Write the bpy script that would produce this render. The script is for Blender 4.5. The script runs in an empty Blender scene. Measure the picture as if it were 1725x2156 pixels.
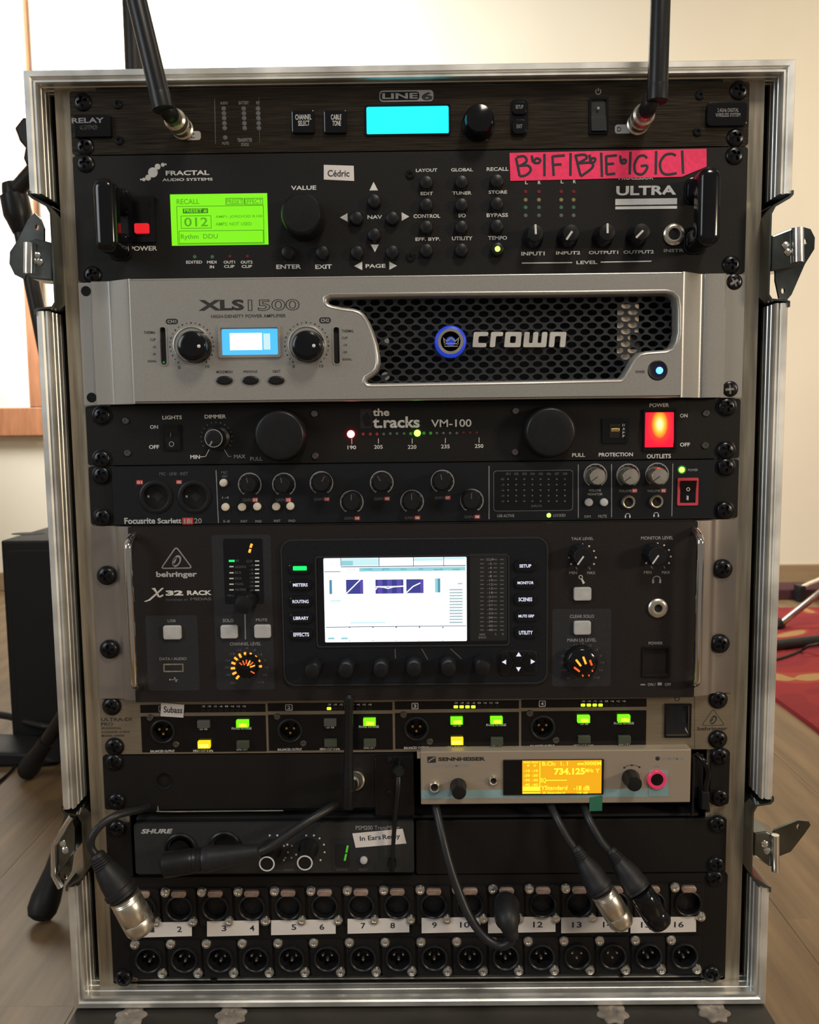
import bpy, math, random
from mathutils import Vector, Matrix
random.seed(7)
SC = bpy.context.scene
COL = SC.collection
PI = math.pi
ZF = 150.0                       # rack bottom stands 150 mm above the floor; all sizes below are millimetres

# ---------------------------------------------------------------- camera
F_PX = 1850.0
CC = Vector((2.0813, -653.5126, 430.487))
def _rot():
    a, b, c = math.radians(-5.90413), math.radians(.4308955), math.radians(.66022529)
    return Matrix.Rotation(b, 3, 'Z') @ Matrix.Rotation(a, 3, 'X') @ Matrix.Rotation(c, 3, 'Y')
RR = _rot()
cd = bpy.data.cameras.new('camera'); cam = bpy.data.objects.new('camera', cd); COL.objects.link(cam)
right, fwd, up = RR.col[0], RR.col[1], RR.col[2]
M = Matrix((right, up, -fwd)).transposed().to_4x4()
M.translation = Vector((CC.x, CC.y, CC.z + ZF)) * .001
cam.matrix_world = M
cd.sensor_fit = 'HORIZONTAL'; cd.sensor_width = 36; cd.lens = F_PX / 1725 * 36
cd.clip_start = .02; cd.clip_end = 50
cd.dof.use_dof = True; cd.dof.focus_distance = .645; cd.dof.aperture_fstop = 22
SC.camera = cam

# ---------------------------------------------------------------- light
SC.view_settings.view_transform = 'Standard'; SC.view_settings.look = 'None'
SC.view_settings.gamma = 1; SC.view_settings.use_curve_mapping = False
SC.view_settings.exposure = 0.0
wd = bpy.data.worlds.new('world'); SC.world = wd; wd.use_nodes = True
wd.node_tree.nodes['Background'].inputs[0].default_value = (1, .93, .84, 1)
wd.node_tree.nodes['Background'].inputs[1].default_value = .18
def area(name, loc, target, sx, sy, power, col, spread=180):
    l = bpy.data.lights.new(name, 'AREA'); l.shape = 'RECTANGLE'; l.size = sx; l.size_y = sy
    l.energy = power; l.color = col; l.spread = math.radians(spread)
    o = bpy.data.objects.new(name, l); COL.objects.link(o); o.location = loc
    o.rotation_euler = (Vector(target) - Vector(loc)).to_track_quat('-Z', 'Y').to_euler()
    return o
area('window_light', (-1.6, 1.75, 2.2), (-.5, 2.75, 1.25), .8, 1.0, 72, (.98, .98, .95), 100)
area('left_window', (-1.9, -1.35, 1.35), (0, 0, .55), .8, 1.3, 3.6, (.84, .93, 1), 80)
area('front_light', (.7, -1.7, 2.9), (0, 0, .5), .6, .6, 9, (1, .92, .80), 90)
area('lamp_light', (1.9, -1.2, .95), (0, 0, .5), .26, .26, 18, (1, .82, .58))
area('ceiling_light', (1.9, .7, 2.5), (1.35, 1.95, .45), .5, .5, 22, (1, .82, .58), 125)

# ---------------------------------------------------------------- helpers
def ray(px, py): return RR @ Vector(((px - 862.5) / F_PX, 1, -(py - 1078) / F_PX))
def Q(px, py, y=0.0):                 # photograph point -> (x, z) on the upright plane at depth y
    d = ray(px, py); t = (y - CC.y) / d.y; p = CC + d * t; return p.x, p.z
def FL(px, py, z=-ZF):                # photograph point -> (x, y) on a level plane
    d = ray(px, py); t = (z - CC.z) / d.z; p = CC + d * t; return p.x, p.y
def W(v): return Vector((v[0] * .001, v[1] * .001, (v[2] + ZF) * .001))
ORG = {}
def thing(name, label, cat, org=(0, 0, 0), group=None):
    o = bpy.data.objects.new(name, None); COL.objects.link(o); o.empty_display_size = .02
    o.location = W(org); ORG[o.name] = Vector(org)
    o['label'] = label; o['category'] = cat
    if group: o['group'] = group
    return o
def tag(o, label, cat, group=None):
    o['label'] = label; o['category'] = cat
    if group: o['group'] = group
    return o
def struct(o): o['kind'] = 'structure'; return o
def place(o, parent, org):
    COL.objects.link(o); ORG[o.name] = Vector(org)
    if parent is not None:
        o.parent = parent; o.location = (Vector(org) - ORG[parent.name]) * .001
    else: o.location = W(org)
    return o
def mk(name, g, mat, parent=None, org=None, smooth=False, label=None):
    V, Fc = g
    if org is None: org = ORG[parent.name] if parent is not None else (0, 0, 0)
    me = bpy.data.meshes.new(name)
    me.from_pydata([((v[0] - org[0]) * .001, (v[1] - org[1]) * .001, (v[2] - org[2]) * .001) for v in V], [], Fc)
    me.materials.append(mat)
    if smooth:
        me.polygons.foreach_set('use_smooth', [True] * len(me.polygons))
        me.set_sharp_from_angle(angle=math.radians(38))
    me.update()
    o = bpy.data.objects.new(name, me); place(o, parent, org)
    if label: o['label'] = label
    return o
def inst(name, mesh, parent, org, label=None, rot=None):
    o = bpy.data.objects.new(name, mesh); place(o, parent, org)
    if rot is not None: o.rotation_euler = rot
    if label: o['label'] = label
    return o
def lmesh(name, g, mat, smooth=True):
    V, Fc = g; me = bpy.data.meshes.new(name)
    me.from_pydata([(v[0] * .001, v[1] * .001, v[2] * .001) for v in V], [], Fc); me.materials.append(mat)
    if smooth:
        me.polygons.foreach_set('use_smooth', [True] * len(me.polygons)); me.set_sharp_from_angle(angle=math.radians(38))
    return me
def join(*gs):
    V = []; Fc = []
    for g in gs:
        n = len(V); V += list(g[0]); Fc += [tuple(i + n for i in f) for f in g[1]]
    return V, Fc
def shift(g, d): return [(v[0] + d[0], v[1] + d[1], v[2] + d[2]) for v in g[0]], g[1]
def xf(g, m): return [tuple(m @ Vector(v)) for v in g[0]], g[1]
def offset_poly(P, d):                # inset a counter-clockwise outline by d
    n = len(P); out = []
    for i in range(n):
        a, b, c = P[i - 1], P[i], P[(i + 1) % n]
        e1 = Vector((b[0] - a[0], b[1] - a[1])); e2 = Vector((c[0] - b[0], c[1] - b[1]))
        if e1.length < 1e-9 or e2.length < 1e-9: out.append(b); continue
        e1.normalize(); e2.normalize()
        n1 = Vector((-e1.y, e1.x)); n2 = Vector((-e2.y, e2.x)); m = n1 + n2
        if m.length < 1e-6: out.append(b); continue
        m.normalize(); k = d / max(.35, m.dot(n1)); out.append((b[0] + m.x * k, b[1] + m.y * k))
    return out
def area2(P): return sum(P[i - 1][0] * P[i][1] - P[i][0] * P[i - 1][1] for i in range(len(P)))
def prism(P, yb, yf, bev=0.0, steps=2):   # outline (x,z) from back yb to front yf (yf < yb faces the camera)
    P = list(P)
    if area2(P) < 0: P.reverse()
    n = len(P); V = [(x, yb, z) for x, z in P]; rings = 1
    lay = [(0, yf + bev)] if bev else [(0, yf)]
    if bev:
        for k in range(1, steps + 1):
            a = k / steps * PI / 2; lay.append((bev * (1 - math.cos(a)), yf + bev * (1 - math.sin(a))))
    for ins, y in lay:
        R_ = offset_poly(P, ins) if ins else P
        V += [(x, y, z) for x, z in R_]; rings += 1
    Fc = [tuple(range(n))[::-1]]
    Fc[0] = tuple(reversed(Fc[0]))
    for r in range(rings - 1):
        for i in range(n):
            j = (i + 1) % n; Fc.append((r * n + i, r * n + j, (r + 1) * n + j, (r + 1) * n + i)[::-1])
    Fc.append(tuple(range((rings - 1) * n, rings * n)))
    Fc = [f[::-1] for f in Fc[:1]] + Fc[1:]
    return V, Fc
def rpoly(x0, x1, z0, z1, r=0.0, seg=5):
    if x0 > x1: x0, x1 = x1, x0
    if z0 > z1: z0, z1 = z1, z0
    if r <= 0: return [(x0, z0), (x1, z0), (x1, z1), (x0, z1)]
    r = min(r, (x1 - x0) / 2 * .98, (z1 - z0) / 2 * .98); P = []
    for cx, cz, a0 in ((x1 - r, z0 + r, -90), (x1 - r, z1 - r, 0), (x0 + r, z1 - r, 90), (x0 + r, z0 + r, 180)):
        for k in range(seg + 1):
            a = math.radians(a0 + 90 * k / seg); P.append((cx + r * math.cos(a), cz + r * math.sin(a)))
    return P
def circ(x, z, r, n=28, rz=None): return [(x + r * math.cos(2 * PI * k / n), z + (rz or r) * math.sin(2 * PI * k / n)) for k in range(n)]
def box(x0, x1, y0, y1, z0, z1, bev=0.0):
    if y0 > y1: y0, y1 = y1, y0
    return prism(rpoly(x0, x1, z0, z1), y1, y0, bev)
def pxb(x0, y0, x1, y1, y):           # photograph box -> world box on plane y
    a = Q(x0, (y0 + y1) / 2, y)[0]; b = Q(x1, (y0 + y1) / 2, y)[0]
    c = Q((x0 + x1) / 2, y1, y)[1]; d = Q((x0 + x1) / 2, y0, y)[1]
    return a, b, c, d
def pbox(x0, y0, x1, y1, yb, yf, r=0.0, bev=0.0):
    a, b, c, d = pxb(x0, y0, x1, y1, yf); return prism(rpoly(a, b, c, d, r), yb, yf, bev)
def lathe(prof, n=28, c=(0, 0, 0), mod=None):   # prof: (radius, stand-off towards the viewer)
    V = []; Fc = []; m = len(prof)
    for r, d in prof:
        for k in range(n):
            a = 2 * PI * k / n; rr_ = r * (mod(a, d) if mod else 1)
            V.append((c[0] + rr_ * math.cos(a), c[1] - d, c[2] + rr_ * math.sin(a)))
    for i in range(m - 1):
        for k in range(n):
            j = (k + 1) % n; Fc.append((i * n + k, i * n + j, (i + 1) * n + j, (i + 1) * n + k))
    if prof[-1][0] > 1e-6: Fc.append(tuple(range((m - 1) * n, m * n)))
    if prof[0][0] > 1e-6 and min(p[1] for p in prof) >= 0: Fc.append(tuple(range(n))[::-1])
    return V, Fc
def tube(P, r, n=12, smooth=6, caps=True, flat=1.0):
    P = [Vector(p) for p in P]
    rad = r if isinstance(r, (list, tuple)) else [r] * len(P)
    if smooth and len(P) > 2:
        q = []; rq = []
        for i in range(len(P) - 1):
            p0 = P[max(i - 1, 0)]; p1 = P[i]; p2 = P[i + 1]; p3 = P[min(i + 2, len(P) - 1)]
            for k in range(smooth):
                t = k / smooth
                q.append(.5 * ((2 * p1) + (p2 - p0) * t + (2 * p0 - 5 * p1 + 4 * p2 - p3) * t * t + (3 * p1 - p0 - 3 * p2 + p3) * t ** 3))
                rq.append(rad[i] * (1 - t) + rad[i + 1] * t)
        q.append(P[-1]); rq.append(rad[-1]); P = q; rad = rq
    V = []; Fc = []; N = None
    for i, p in enumerate(P):
        t = (P[min(i + 1, len(P) - 1)] - P[max(i - 1, 0)])
        if t.length < 1e-9: t = Vector((0, 0, 1))
        t.normalize()
        if N is None:
            N = t.orthogonal().normalized()
        N = (N - t * N.dot(t)).normalized(); B = t.cross(N)
        for k in range(n):
            a = 2 * PI * k / n; o = (N * math.cos(a) + B * math.sin(a)) * rad[i]
            V.append((p.x + o.x, p.y + o.y * flat, p.z + o.z))
    for i in range(len(P) - 1):
        for k in range(n):
            j = (k + 1) % n; Fc.append((i * n + k, i * n + j, (i + 1) * n + j, (i + 1) * n + k))
    if caps: Fc.append(tuple(range(n))[::-1]); Fc.append(tuple(range((len(P) - 1) * n, len(P) * n)))
    return V, Fc
def axlathe(p0, p1, prof, n=24):      # prof: (distance along p0->p1, radius)
    p0 = Vector(p0); d = (Vector(p1) - p0).normalized()
    u = d.orthogonal().normalized(); v = d.cross(u); V = []; Fc = []
    for t, r in prof:
        for k in range(n):
            a = 2 * PI * k / n; V.append(tuple(p0 + d * t + (u * math.cos(a) + v * math.sin(a)) * r))
    for i in range(len(prof) - 1):
        for k in range(n):
            j = (k + 1) % n; Fc.append((i * n + k, i * n + j, (i + 1) * n + j, (i + 1) * n + k))
    Fc.append(tuple(range(n))[::-1]); Fc.append(tuple(range((len(prof) - 1) * n, len(prof) * n)))
    return V, Fc
def plate(outer, holes, yb, yf):      # sheet with real openings
    cu = bpy.data.curves.new('tmp', 'CURVE'); cu.dimensions = '2D'; cu.fill_mode = 'BOTH'; cu.extrude = abs(yb - yf) / 2
    for P in [outer] + list(holes):
        s = cu.splines.new('POLY'); s.points.add(len(P) - 1); s.use_cyclic_u = True
        for i, (x, z) in enumerate(P): s.points[i].co = (x, z, 0, 1)
    ob = bpy.data.objects.new('tmp', cu); me = bpy.data.meshes.new_from_object(ob)
    ym = (yb + yf) / 2
    g = ([(v.co.x, ym - v.co.z, v.co.y) for v in me.vertices], [tuple(p.vertices) for p in me.polygons])
    bpy.data.objects.remove(ob); bpy.data.curves.remove(cu); bpy.data.meshes.remove(me)
    return g
_tc = {}
def glyphs(s, bold=0.0, shear=0.0, outline=0.0, space=1.0):
    key = (s, bold, shear, outline, space)
    if key in _tc: return _tc[key]
    cu = bpy.data.curves.new('t', 'FONT'); cu.body = s; cu.size = 1; cu.resolution_u = 3
    cu.offset = bold; cu.shear = shear; cu.space_character = space
    if outline: cu.fill_mode = 'NONE'; cu.bevel_depth = outline; cu.bevel_resolution = 0
    ob = bpy.data.objects.new('t', cu); me = bpy.data.meshes.new_from_object(ob)
    V = [(v.co.x, v.co.y, v.co.z) for v in me.vertices]; Fc = [tuple(p.vertices) for p in me.polygons]
    bpy.data.objects.remove(ob); bpy.data.curves.remove(cu); bpy.data.meshes.remove(me)
    _tc[key] = (V, Fc); return V, Fc
def fit_text(s, a, b, c, d, y, bold=.012, shear=0.0, outline=0.0, space=1.0, tilt=0.0):
    V, Fc = glyphs(s, bold, shear, outline, space)
    x0 = min(v[0] for v in V); x1 = max(v[0] for v in V); z0 = min(v[1] for v in V); z1 = max(v[1] for v in V)
    sx = (b - a) / max(1e-6, x1 - x0); sz = (d - c) / max(1e-6, z1 - z0); cx = (a + b) / 2; cz = (c + d) / 2
    out = []
    for v in V:
        x = a + (v[0] - x0) * sx; z = c + (v[1] - z0) * sz
        if tilt: ct, st = math.cos(tilt), math.sin(tilt); x, z = cx + (x - cx) * ct - (z - cz) * st, cz + (x - cx) * st + (z - cz) * ct
        out.append((x, y - (v[2] * min(sx, sz) if outline else 0), z))
    return out, Fc
def T(s, x0, y0, x1, y1, y, mat, parent, bold=.012, name='lettering', **k):
    a, b, c, d = pxb(x0, y0, x1, y1, y)
    return mk(name, fit_text(s, a, b, c, d, y - .12, bold, **k), mat, parent)
def TM(items, y, mat, parent, bold=.012, name='lettering', **k):   # several captions in the same print
    for s, x0, y0, x1, y1 in items: o = T(s, x0, y0, x1, y1, y, mat, parent, bold, name, **k)
    return o
def pline(pts, w, y, mat, parent, name='printed_line', smooth=0):
    P = [(Q(a, b, y)[0], y - .1, Q(a, b, y)[1]) for a, b in pts]
    return mk(name, tube(P, w / 2, 8, smooth, flat=.2), mat, parent)
def at(px, py, y): x, z = Q(px, py, y); return (x, y, z)
def MM(px, y): return px * (y - CC.y) / F_PX     # photograph pixels -> millimetres at depth y
def arc(x, z, r0, r1, a0, a1, n=24):
    o = [(x + r1 * math.cos(math.radians(a0 + (a1 - a0) * k / n)), z + r1 * math.sin(math.radians(a0 + (a1 - a0) * k / n))) for k in range(n + 1)]
    i = [(x + r0 * math.cos(math.radians(a0 + (a1 - a0) * k / n)), z + r0 * math.sin(math.radians(a0 + (a1 - a0) * k / n))) for k in range(n + 1)]
    return o + i[::-1]
def strip_arc(x, z, r0, r1, a0, a1, y, n=24):
    V = []; Fc = []
    for k in range(n + 1):
        a = math.radians(a0 + (a1 - a0) * k / n)
        V += [(x + r0 * math.cos(a), y, z + r0 * math.sin(a)), (x + r1 * math.cos(a), y, z + r1 * math.sin(a))]
    for k in range(n): Fc.append((2 * k, 2 * k + 1, 2 * k + 3, 2 * k + 2))
    return V, Fc

# ---------------------------------------------------------------- materials
def pm(name, col, rough=.5, metal=0.0, var=.0, nscale=60.0, bump=0.0, stretch=(1, 1, 1), col2=None, emis=None, es=0.0, coat=0.0, rvar=0.0, alpha=1.0, trans=0.0, spec=.5):
    m = bpy.data.materials.new(name); m.use_nodes = True; nt = m.node_tree; b = nt.nodes['Principled BSDF']
    b.inputs['Roughness'].default_value = rough; b.inputs['Metallic'].default_value = metal
    b.inputs['Coat Weight'].default_value = coat; b.inputs['Specular IOR Level'].default_value = spec
    b.inputs['Transmission Weight'].default_value = trans; b.inputs['Alpha'].default_value = alpha
    b.inputs['Base Color'].default_value = (*col, 1)
    tc = nt.nodes.new('ShaderNodeTexCoord'); mp = nt.nodes.new('ShaderNodeMapping'); nz = nt.nodes.new('ShaderNodeTexNoise')
    mp.inputs['Scale'].default_value = stretch; nz.inputs['Scale'].default_value = nscale; nz.inputs['Detail'].default_value = 4
    nt.links.new(tc.outputs['Object'], mp.inputs[0]); nt.links.new(mp.outputs[0], nz.inputs['Vector'])
    mx = nt.nodes.new('ShaderNodeMix'); mx.data_type = 'RGBA'
    c2 = col2 if col2 else tuple(min(1, c * (1 + (var or .15))) for c in col)
    c1 = col if col2 else tuple(c * (1 - (var or .15)) for c in col)
    mx.inputs[6].default_value = (*c1, 1); mx.inputs[7].default_value = (*c2, 1)
    rp = nt.nodes.new('ShaderNodeMapRange'); rp.inputs[1].default_value = .3; rp.inputs[2].default_value = .7
    nt.links.new(nz.outputs['Fac'], rp.inputs[0]); nt.links.new(rp.outputs[0], mx.inputs[0])
    nt.links.new(mx.outputs[2], b.inputs['Base Color'])
    if rvar:
        r2 = nt.nodes.new('ShaderNodeMapRange'); r2.inputs[3].default_value = max(.03, rough - rvar); r2.inputs[4].default_value = min(1, rough + rvar)
        nt.links.new(rp.outputs[0], r2.inputs[0]); nt.links.new(r2.outputs[0], b.inputs['Roughness'])
    if bump:
        bp = nt.nodes.new('ShaderNodeBump'); bp.inputs['Strength'].default_value = bump; bp.inputs['Distance'].default_value = .0004
        nt.links.new(nz.outputs['Fac'], bp.inputs['Height']); nt.links.new(bp.outputs[0], b.inputs['Normal'])
    if emis:
        b.inputs['Emission Color'].default_value = (*emis, 1); b.inputs['Emission Strength'].default_value = es
    return m
K = dict(
 black=pm('black_powder_coat', (.0075, .0065, .0062), .5, nscale=900, bump=.2, spec=.28),
 brown=pm('dark_brown_grey_paint', (.0135, .0105, .0100), .5, nscale=900, bump=.2, spec=.28),
 navy=pm('dark_navy_plastic', (.0075, .0085, .0115), .42, nscale=700, bump=.08, spec=.3),
 slate=pm('slate_grey_print', (.022, .022, .025), .5, nscale=700, bump=.08, spec=.3),
 brush=pm('black_brushed_metal', (.042, .033, .024), .34, metal=.8, var=.35, nscale=60, stretch=(.6, 1, 26), bump=.12, rvar=.07),
 plas=pm('black_satin_plastic', (.0085, .0085, .0098), .36, nscale=300, spec=.35),
 gloss=pm('black_gloss_plastic', (.005, .005, .0065), .14, nscale=100, spec=.4),
 rub=pm('black_rubber', (.013, .013, .015), .5, nscale=200, bump=.1, spec=.35),
 pit=pm('black_recess', (.004, .004, .005), .7),
 screw=pm('black_oxide_screw', (.03, .03, .033), .27, metal=.85, nscale=120, rvar=.08),
 silver=pm('silver_grey_paint', (.40, .385, .36), .36, metal=.55, nscale=1500, var=.08, bump=.06, coat=.15),
 champ=pm('champagne_brushed_aluminium', (.29, .24, .175), .42, metal=.7, var=.14, nscale=50, stretch=(1, 1, 30), bump=.1),
 champ2=pm('warm_silver_paint', (.35, .29, .225), .48, metal=.35, nscale=1200, var=.06, bump=.05),
 ear=pm('warm_grey_aluminium', (.31, .27, .24), .34, metal=.75, var=.1, nscale=40, stretch=(1, 1, .3), rvar=.05),
 alu=pm('worn_aluminium_extrusion', (.84, .83, .79), .42, metal=.85, var=.16, nscale=26, bump=.08, rvar=.1),
 rail=pm('drawn_aluminium_rail', (.42, .365, .28), .4, metal=.75, var=.25, nscale=30, stretch=(8, 1, .5), rvar=.08, bump=.08),
 ply=pm('black_laminate_board', (.075, .077, .066), .5, nscale=30, var=.5, bump=.25),
 board=pm('scuffed_black_board', (.018, .016, .013), .6, nscale=26, col2=(.04, .035, .028), bump=.35),
 zinc=pm('zinc_plated_steel', (.17, .185, .18), .2, metal=.97, var=.5, nscale=22, rvar=.12, bump=.1),
 zincl=pm('bright_zinc_steel', (.80, .79, .76), .2, metal=.95, var=.2, nscale=40, rvar=.12),
 rust=pm('weathered_steel', (.24, .20, .17), .55, metal=.5, col2=(.42, .38, .33), nscale=90, bump=.5),
 chrome=pm('chrome', (.72, .70, .66), .09, metal=1, nscale=30, var=.04),
 nickel=pm('satin_nickel', (.72, .67, .58), .3, metal=.96, var=.08, nscale=70, rvar=.06),
 brass=pm('gold_plated_contact', (.75, .52, .2), .25, metal=1),
 prong=pm('copper_tinted_latch', (.42, .31, .26), .42, metal=.6, nscale=200, var=.3, bump=.3),
 white=pm('white_print', (.62, .61, .59), .6),
 grey=pm('grey_print', (.24, .235, .24), .6),
 dim=pm('dim_grey_print', (.085, .085, .09), .6),
 dkp=pm('dark_print', (.02, .018, .018), .6),
 btn=pm('light_grey_button', (.42, .42, .42), .5, nscale=100),
 ivory=pm('pearl_button', (.62, .56, .46), .38, nscale=60),
 redp=pm('red_print', (.42, .045, .035), .55),
 paper=pm('white_label_paper', (.66, .62, .59), .75, nscale=40, var=.05),
 ink=pm('label_ink', (.02, .02, .03), .7),
 pink=pm('neon_pink_tape', (.92, .03, .13), .65, nscale=350, var=.12, bump=.3),
 teal=pm('pale_blue_stripe', (.20, .32, .34), .5),
 green=pm('green_tape', (.02, .14, .08), .6),
 cable=pm('black_cable_jacket', (.015, .015, .017), .4, nscale=250, bump=.1, spec=.4),
 mesh=pm('grey_perforated_steel', (.03, .034, .040), .42, metal=.4, nscale=200),
 beige=pm('pale_inner_board', (.85, .72, .55), .7),
 letter=pm('silver_letter_paint', (.62, .60, .56), .35, metal=.3),
 smoke=pm('smoked_lens', (.02, .014, .01), .15),
)
def em(name, col, s, base=(.02, .02, .02)): return pm(name, base, .35, emis=col, es=s, var=.02)
K.update(
 e_cyan=em('cyan_backlit_display', (0, .86, 1), 1.25), e_lime=em('lime_backlit_display', (.21, .86, .0), 1.05),
 lcd=pm('lcd_segments', (.02, .09, .005), .6, emis=(.07, .33, .0), es=1.0), lcd2=pm('lcd_dark_segments', (.01, .05, .002), .6, emis=(.02, .14, .0), es=1.0),
 e_blue=em('blue_backlit_display', (.07, .50, 1), 1.15), e_white=em('white_lit_pixels', (.93, .98, 1), 1.3),
 e_screen=em('bright_colour_screen', (.90, .96, 1), 1.5), s_teal=pm('screen_teal', (0, 0, 0), .5, emis=(.30, .66, .72), es=1),
 s_teal2=pm('screen_pale_teal', (0, 0, 0), .5, emis=(.62, .9, .93), es=1), s_dteal=pm('screen_dark_teal', (0, 0, 0), .5, emis=(.09, .30, .42), es=1),
 s_navy=pm('screen_navy', (0, 0, 0), .5, emis=(.035, .05, .25), es=1), s_vio=pm('screen_violet', (0, 0, 0), .5, emis=(.11, .075, .42), es=1),
 s_line=pm('screen_dark_lines', (0, 0, 0), .5, emis=(.02, .04, .10), es=1), s_grey=pm('screen_grey_bars', (0, 0, 0), .5, emis=(.42, .55, .58), es=1),
 e_yel=em('amber_backlit_display', (.92, .42, .0), 1.0), e_yel2=em('yellow_lit_pixels', (1, .86, .03), 1.25),
 e_red=em('red_lamp', (1, .045, .055), 26), e_rlens=None, e_rglow=em('red_lit_lens', (1, .012, .035), .9),
 e_grn=em('green_led', (.20, 1, .03), 9), e_gn2=em('green_led_dim', (.05, .5, .01), .35), e_rd2=em('red_led_dim', (.6, .02, .02), .28),
 e_lgrn=em('lit_green_key', (.20, .9, .0), 1.15), e_lgr2=em('lit_green_key_hot', (.62, 1, .02), 1.5), e_lyel=em('lit_yellow_key', (.95, .72, .0), 1.1), e_lye2=em('lit_yellow_key_hot', (1, .95, .1), 1.4),
 e_home=em('lit_green_menu_key', (.0, .95, .12), 1.6), e_wtxt=em('white_backlit_legend', (.8, .84, 1), .95),
 e_or=em('orange_led', (1, .28, .02), 2.2), e_or2=em('orange_red_led', (1, .12, .01), 1.0), e_bl=em('blue_led', (.03, .11, 1), 9), e_blg=em('blue_glow_ring', (.02, .08, .9), .45, (.01, .02, .2)),
 e_seg=em('green_digit', (.08, .55, .02), .7), e_rr=em('pink_red_ring', (.9, .03, .12), .62),
 offk=pm('unlit_green_key', (.055, .065, .045), .4), offg=pm('unlit_grey_key', (.075, .075, .07), .4),
 l_yel=pm('unlit_yellow_led', (.25, .2, .1), .3), l_grn=pm('unlit_green_led', (.07, .14, .1), .3), l_red=pm('unlit_red_led', (.14, .015, .02), .3), l_cl=pm('unlit_clear_led', (.12, .12, .13), .3),
)
# rocker lens: a neon bulb shines through the red cap, brightest in front of the bulb
m = pm('neon_lit_red_lens', (.3, .01, .01), .25); nt = m.node_tree; b = nt.nodes['Principled BSDF']
tc = nt.nodes.new('ShaderNodeTexCoord'); mp = nt.nodes.new('ShaderNodeMapping'); mp.inputs['Location'].default_value = (0, 0, -.25); mp.inputs['Scale'].default_value = (105, 0, 62)
mp.inputs['Location'].default_value = (0, 0, -.25)
gr = nt.nodes.new('ShaderNodeTexGradient'); gr.gradient_type = 'SPHERICAL'
cr = nt.nodes.new('ShaderNodeValToRGB'); e = cr.color_ramp.elements
e[0].position = 0; e[0].color = (.95, .006, .03, 1); e[1].position = 1; e[1].color = (1, .95, .5, 1)
x = e.new(.35); x.color = (1, .03, .02, 1); x = e.new(.62); x.color = (1, .42, .02, 1)
nt.links.new(tc.outputs['Object'], mp.inputs[0]); nt.links.new(mp.outputs[0], gr.inputs[0]); nt.links.new(gr.outputs[1], cr.inputs[0])
nt.links.new(cr.outputs[0], b.inputs['Emission Color']); b.inputs['Emission Strength'].default_value = 1.5; K['e_rlens'] = m
# floor: laminate with running grain
m = pm('oak_laminate_grain', (.40, .27, .165), .42, nscale=6); nt = m.node_tree; b = nt.nodes['Principled BSDF']
tc = nt.nodes.new('ShaderNodeTexCoord'); mp = nt.nodes.new('ShaderNodeMapping'); mp.inputs['Scale'].default_value = (14, 1.1, 1)
wv = nt.nodes.new('ShaderNodeTexWave'); wv.inputs['Scale'].default_value = .35; wv.inputs['Distortion'].default_value = 14; wv.inputs['Detail'].default_value = 4; wv.inputs['Detail Scale'].default_value = 1.4
nz = nt.nodes.new('ShaderNodeTexNoise'); nz.inputs['Scale'].default_value = 7; nz.inputs['Detail'].default_value = 8
ad = nt.nodes.new('ShaderNodeMix'); ad.inputs[0].default_value = .75
cr = nt.nodes.new('ShaderNodeValToRGB'); e = cr.color_ramp.elements
e[0].position = .25; e[0].color = (.13, .083, .043, 1); e[1].position = .8; e[1].color = (.25, .165, .088, 1); x = e.new(.5); x.color = (.185, .12, .064, 1)
nt.links.new(tc.outputs['Object'], mp.inputs[0]); nt.links.new(mp.outputs[0], wv.inputs[0]); nt.links.new(mp.outputs[0], nz.inputs['Vector'])
nt.links.new(wv.outputs['Fac'], ad.inputs[2]); nt.links.new(nz.outputs['Fac'], ad.inputs[3]); nt.links.new(ad.outputs[0], cr.inputs[0]); nt.links.new(cr.outputs[0], b.inputs['Base Color'])
K['floor'] = m
# red rug with tan figures
m = pm('red_rug', (.5, .03, .03), .95, nscale=400, bump=.6); nt = m.node_tree; b = nt.nodes['Principled BSDF']
tc = nt.nodes.new('ShaderNodeTexCoord'); nz = nt.nodes.new('ShaderNodeTexNoise'); nz.inputs['Scale'].default_value = 3.4; nz.inputs['Detail'].default_value = .6; nz.inputs['Distortion'].default_value = 1.6
cr = nt.nodes.new('ShaderNodeValToRGB'); cr.color_ramp.interpolation = 'CONSTANT'; e = cr.color_ramp.elements
e[0].position = 0; e[0].color = (.20, .009, .016, 1); e[1].position = .62; e[1].color = (.33, .19, .07, 1); x = e.new(.5); x.color = (.235, .013, .016, 1); x = e.new(.59); x.color = (.28, .04, .02, 1); x = e.new(.67); x.color = (.22, .02, .02, 1); x = e.new(.72); x.color = (.40, .29, .13, 1)
nt.links.new(tc.outputs['Object'], nz.inputs['Vector']); nt.links.new(nz.outputs['Fac'], cr.inputs[0]); nt.links.new(cr.outputs[0], b.inputs['Base Color'])
K['rug'] = m
K.update(wall=pm('off_white_wall_paint', (.74, .69, .575), .9, nscale=2, var=.04, bump=.05), base=pm('beige_baseboard', (.30, .21, .12), .5, nscale=8, stretch=(1, 1, 8)),
 wood=pm('orange_brown_wood', (.40, .17, .08), .5, nscale=10, stretch=(6, 6, 1), var=.2), panel=pm('pale_panel', (.72, .70, .63), .7, nscale=2, var=.08),
 spk=pm('black_speaker_cabinet', (.006, .0055, .0055), .7, nscale=300, bump=.5), stand=pm('black_stand_steel', (.022, .02, .019), .4, metal=.3),
 leather=pm('maroon_bag_cloth', (.05, .008, .015), .7), tube=pm('brushed_tube', (.45, .38, .33), .25, metal=.9), wcab=pm('pale_cable_jacket', (.65, .58, .46), .5))

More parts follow.
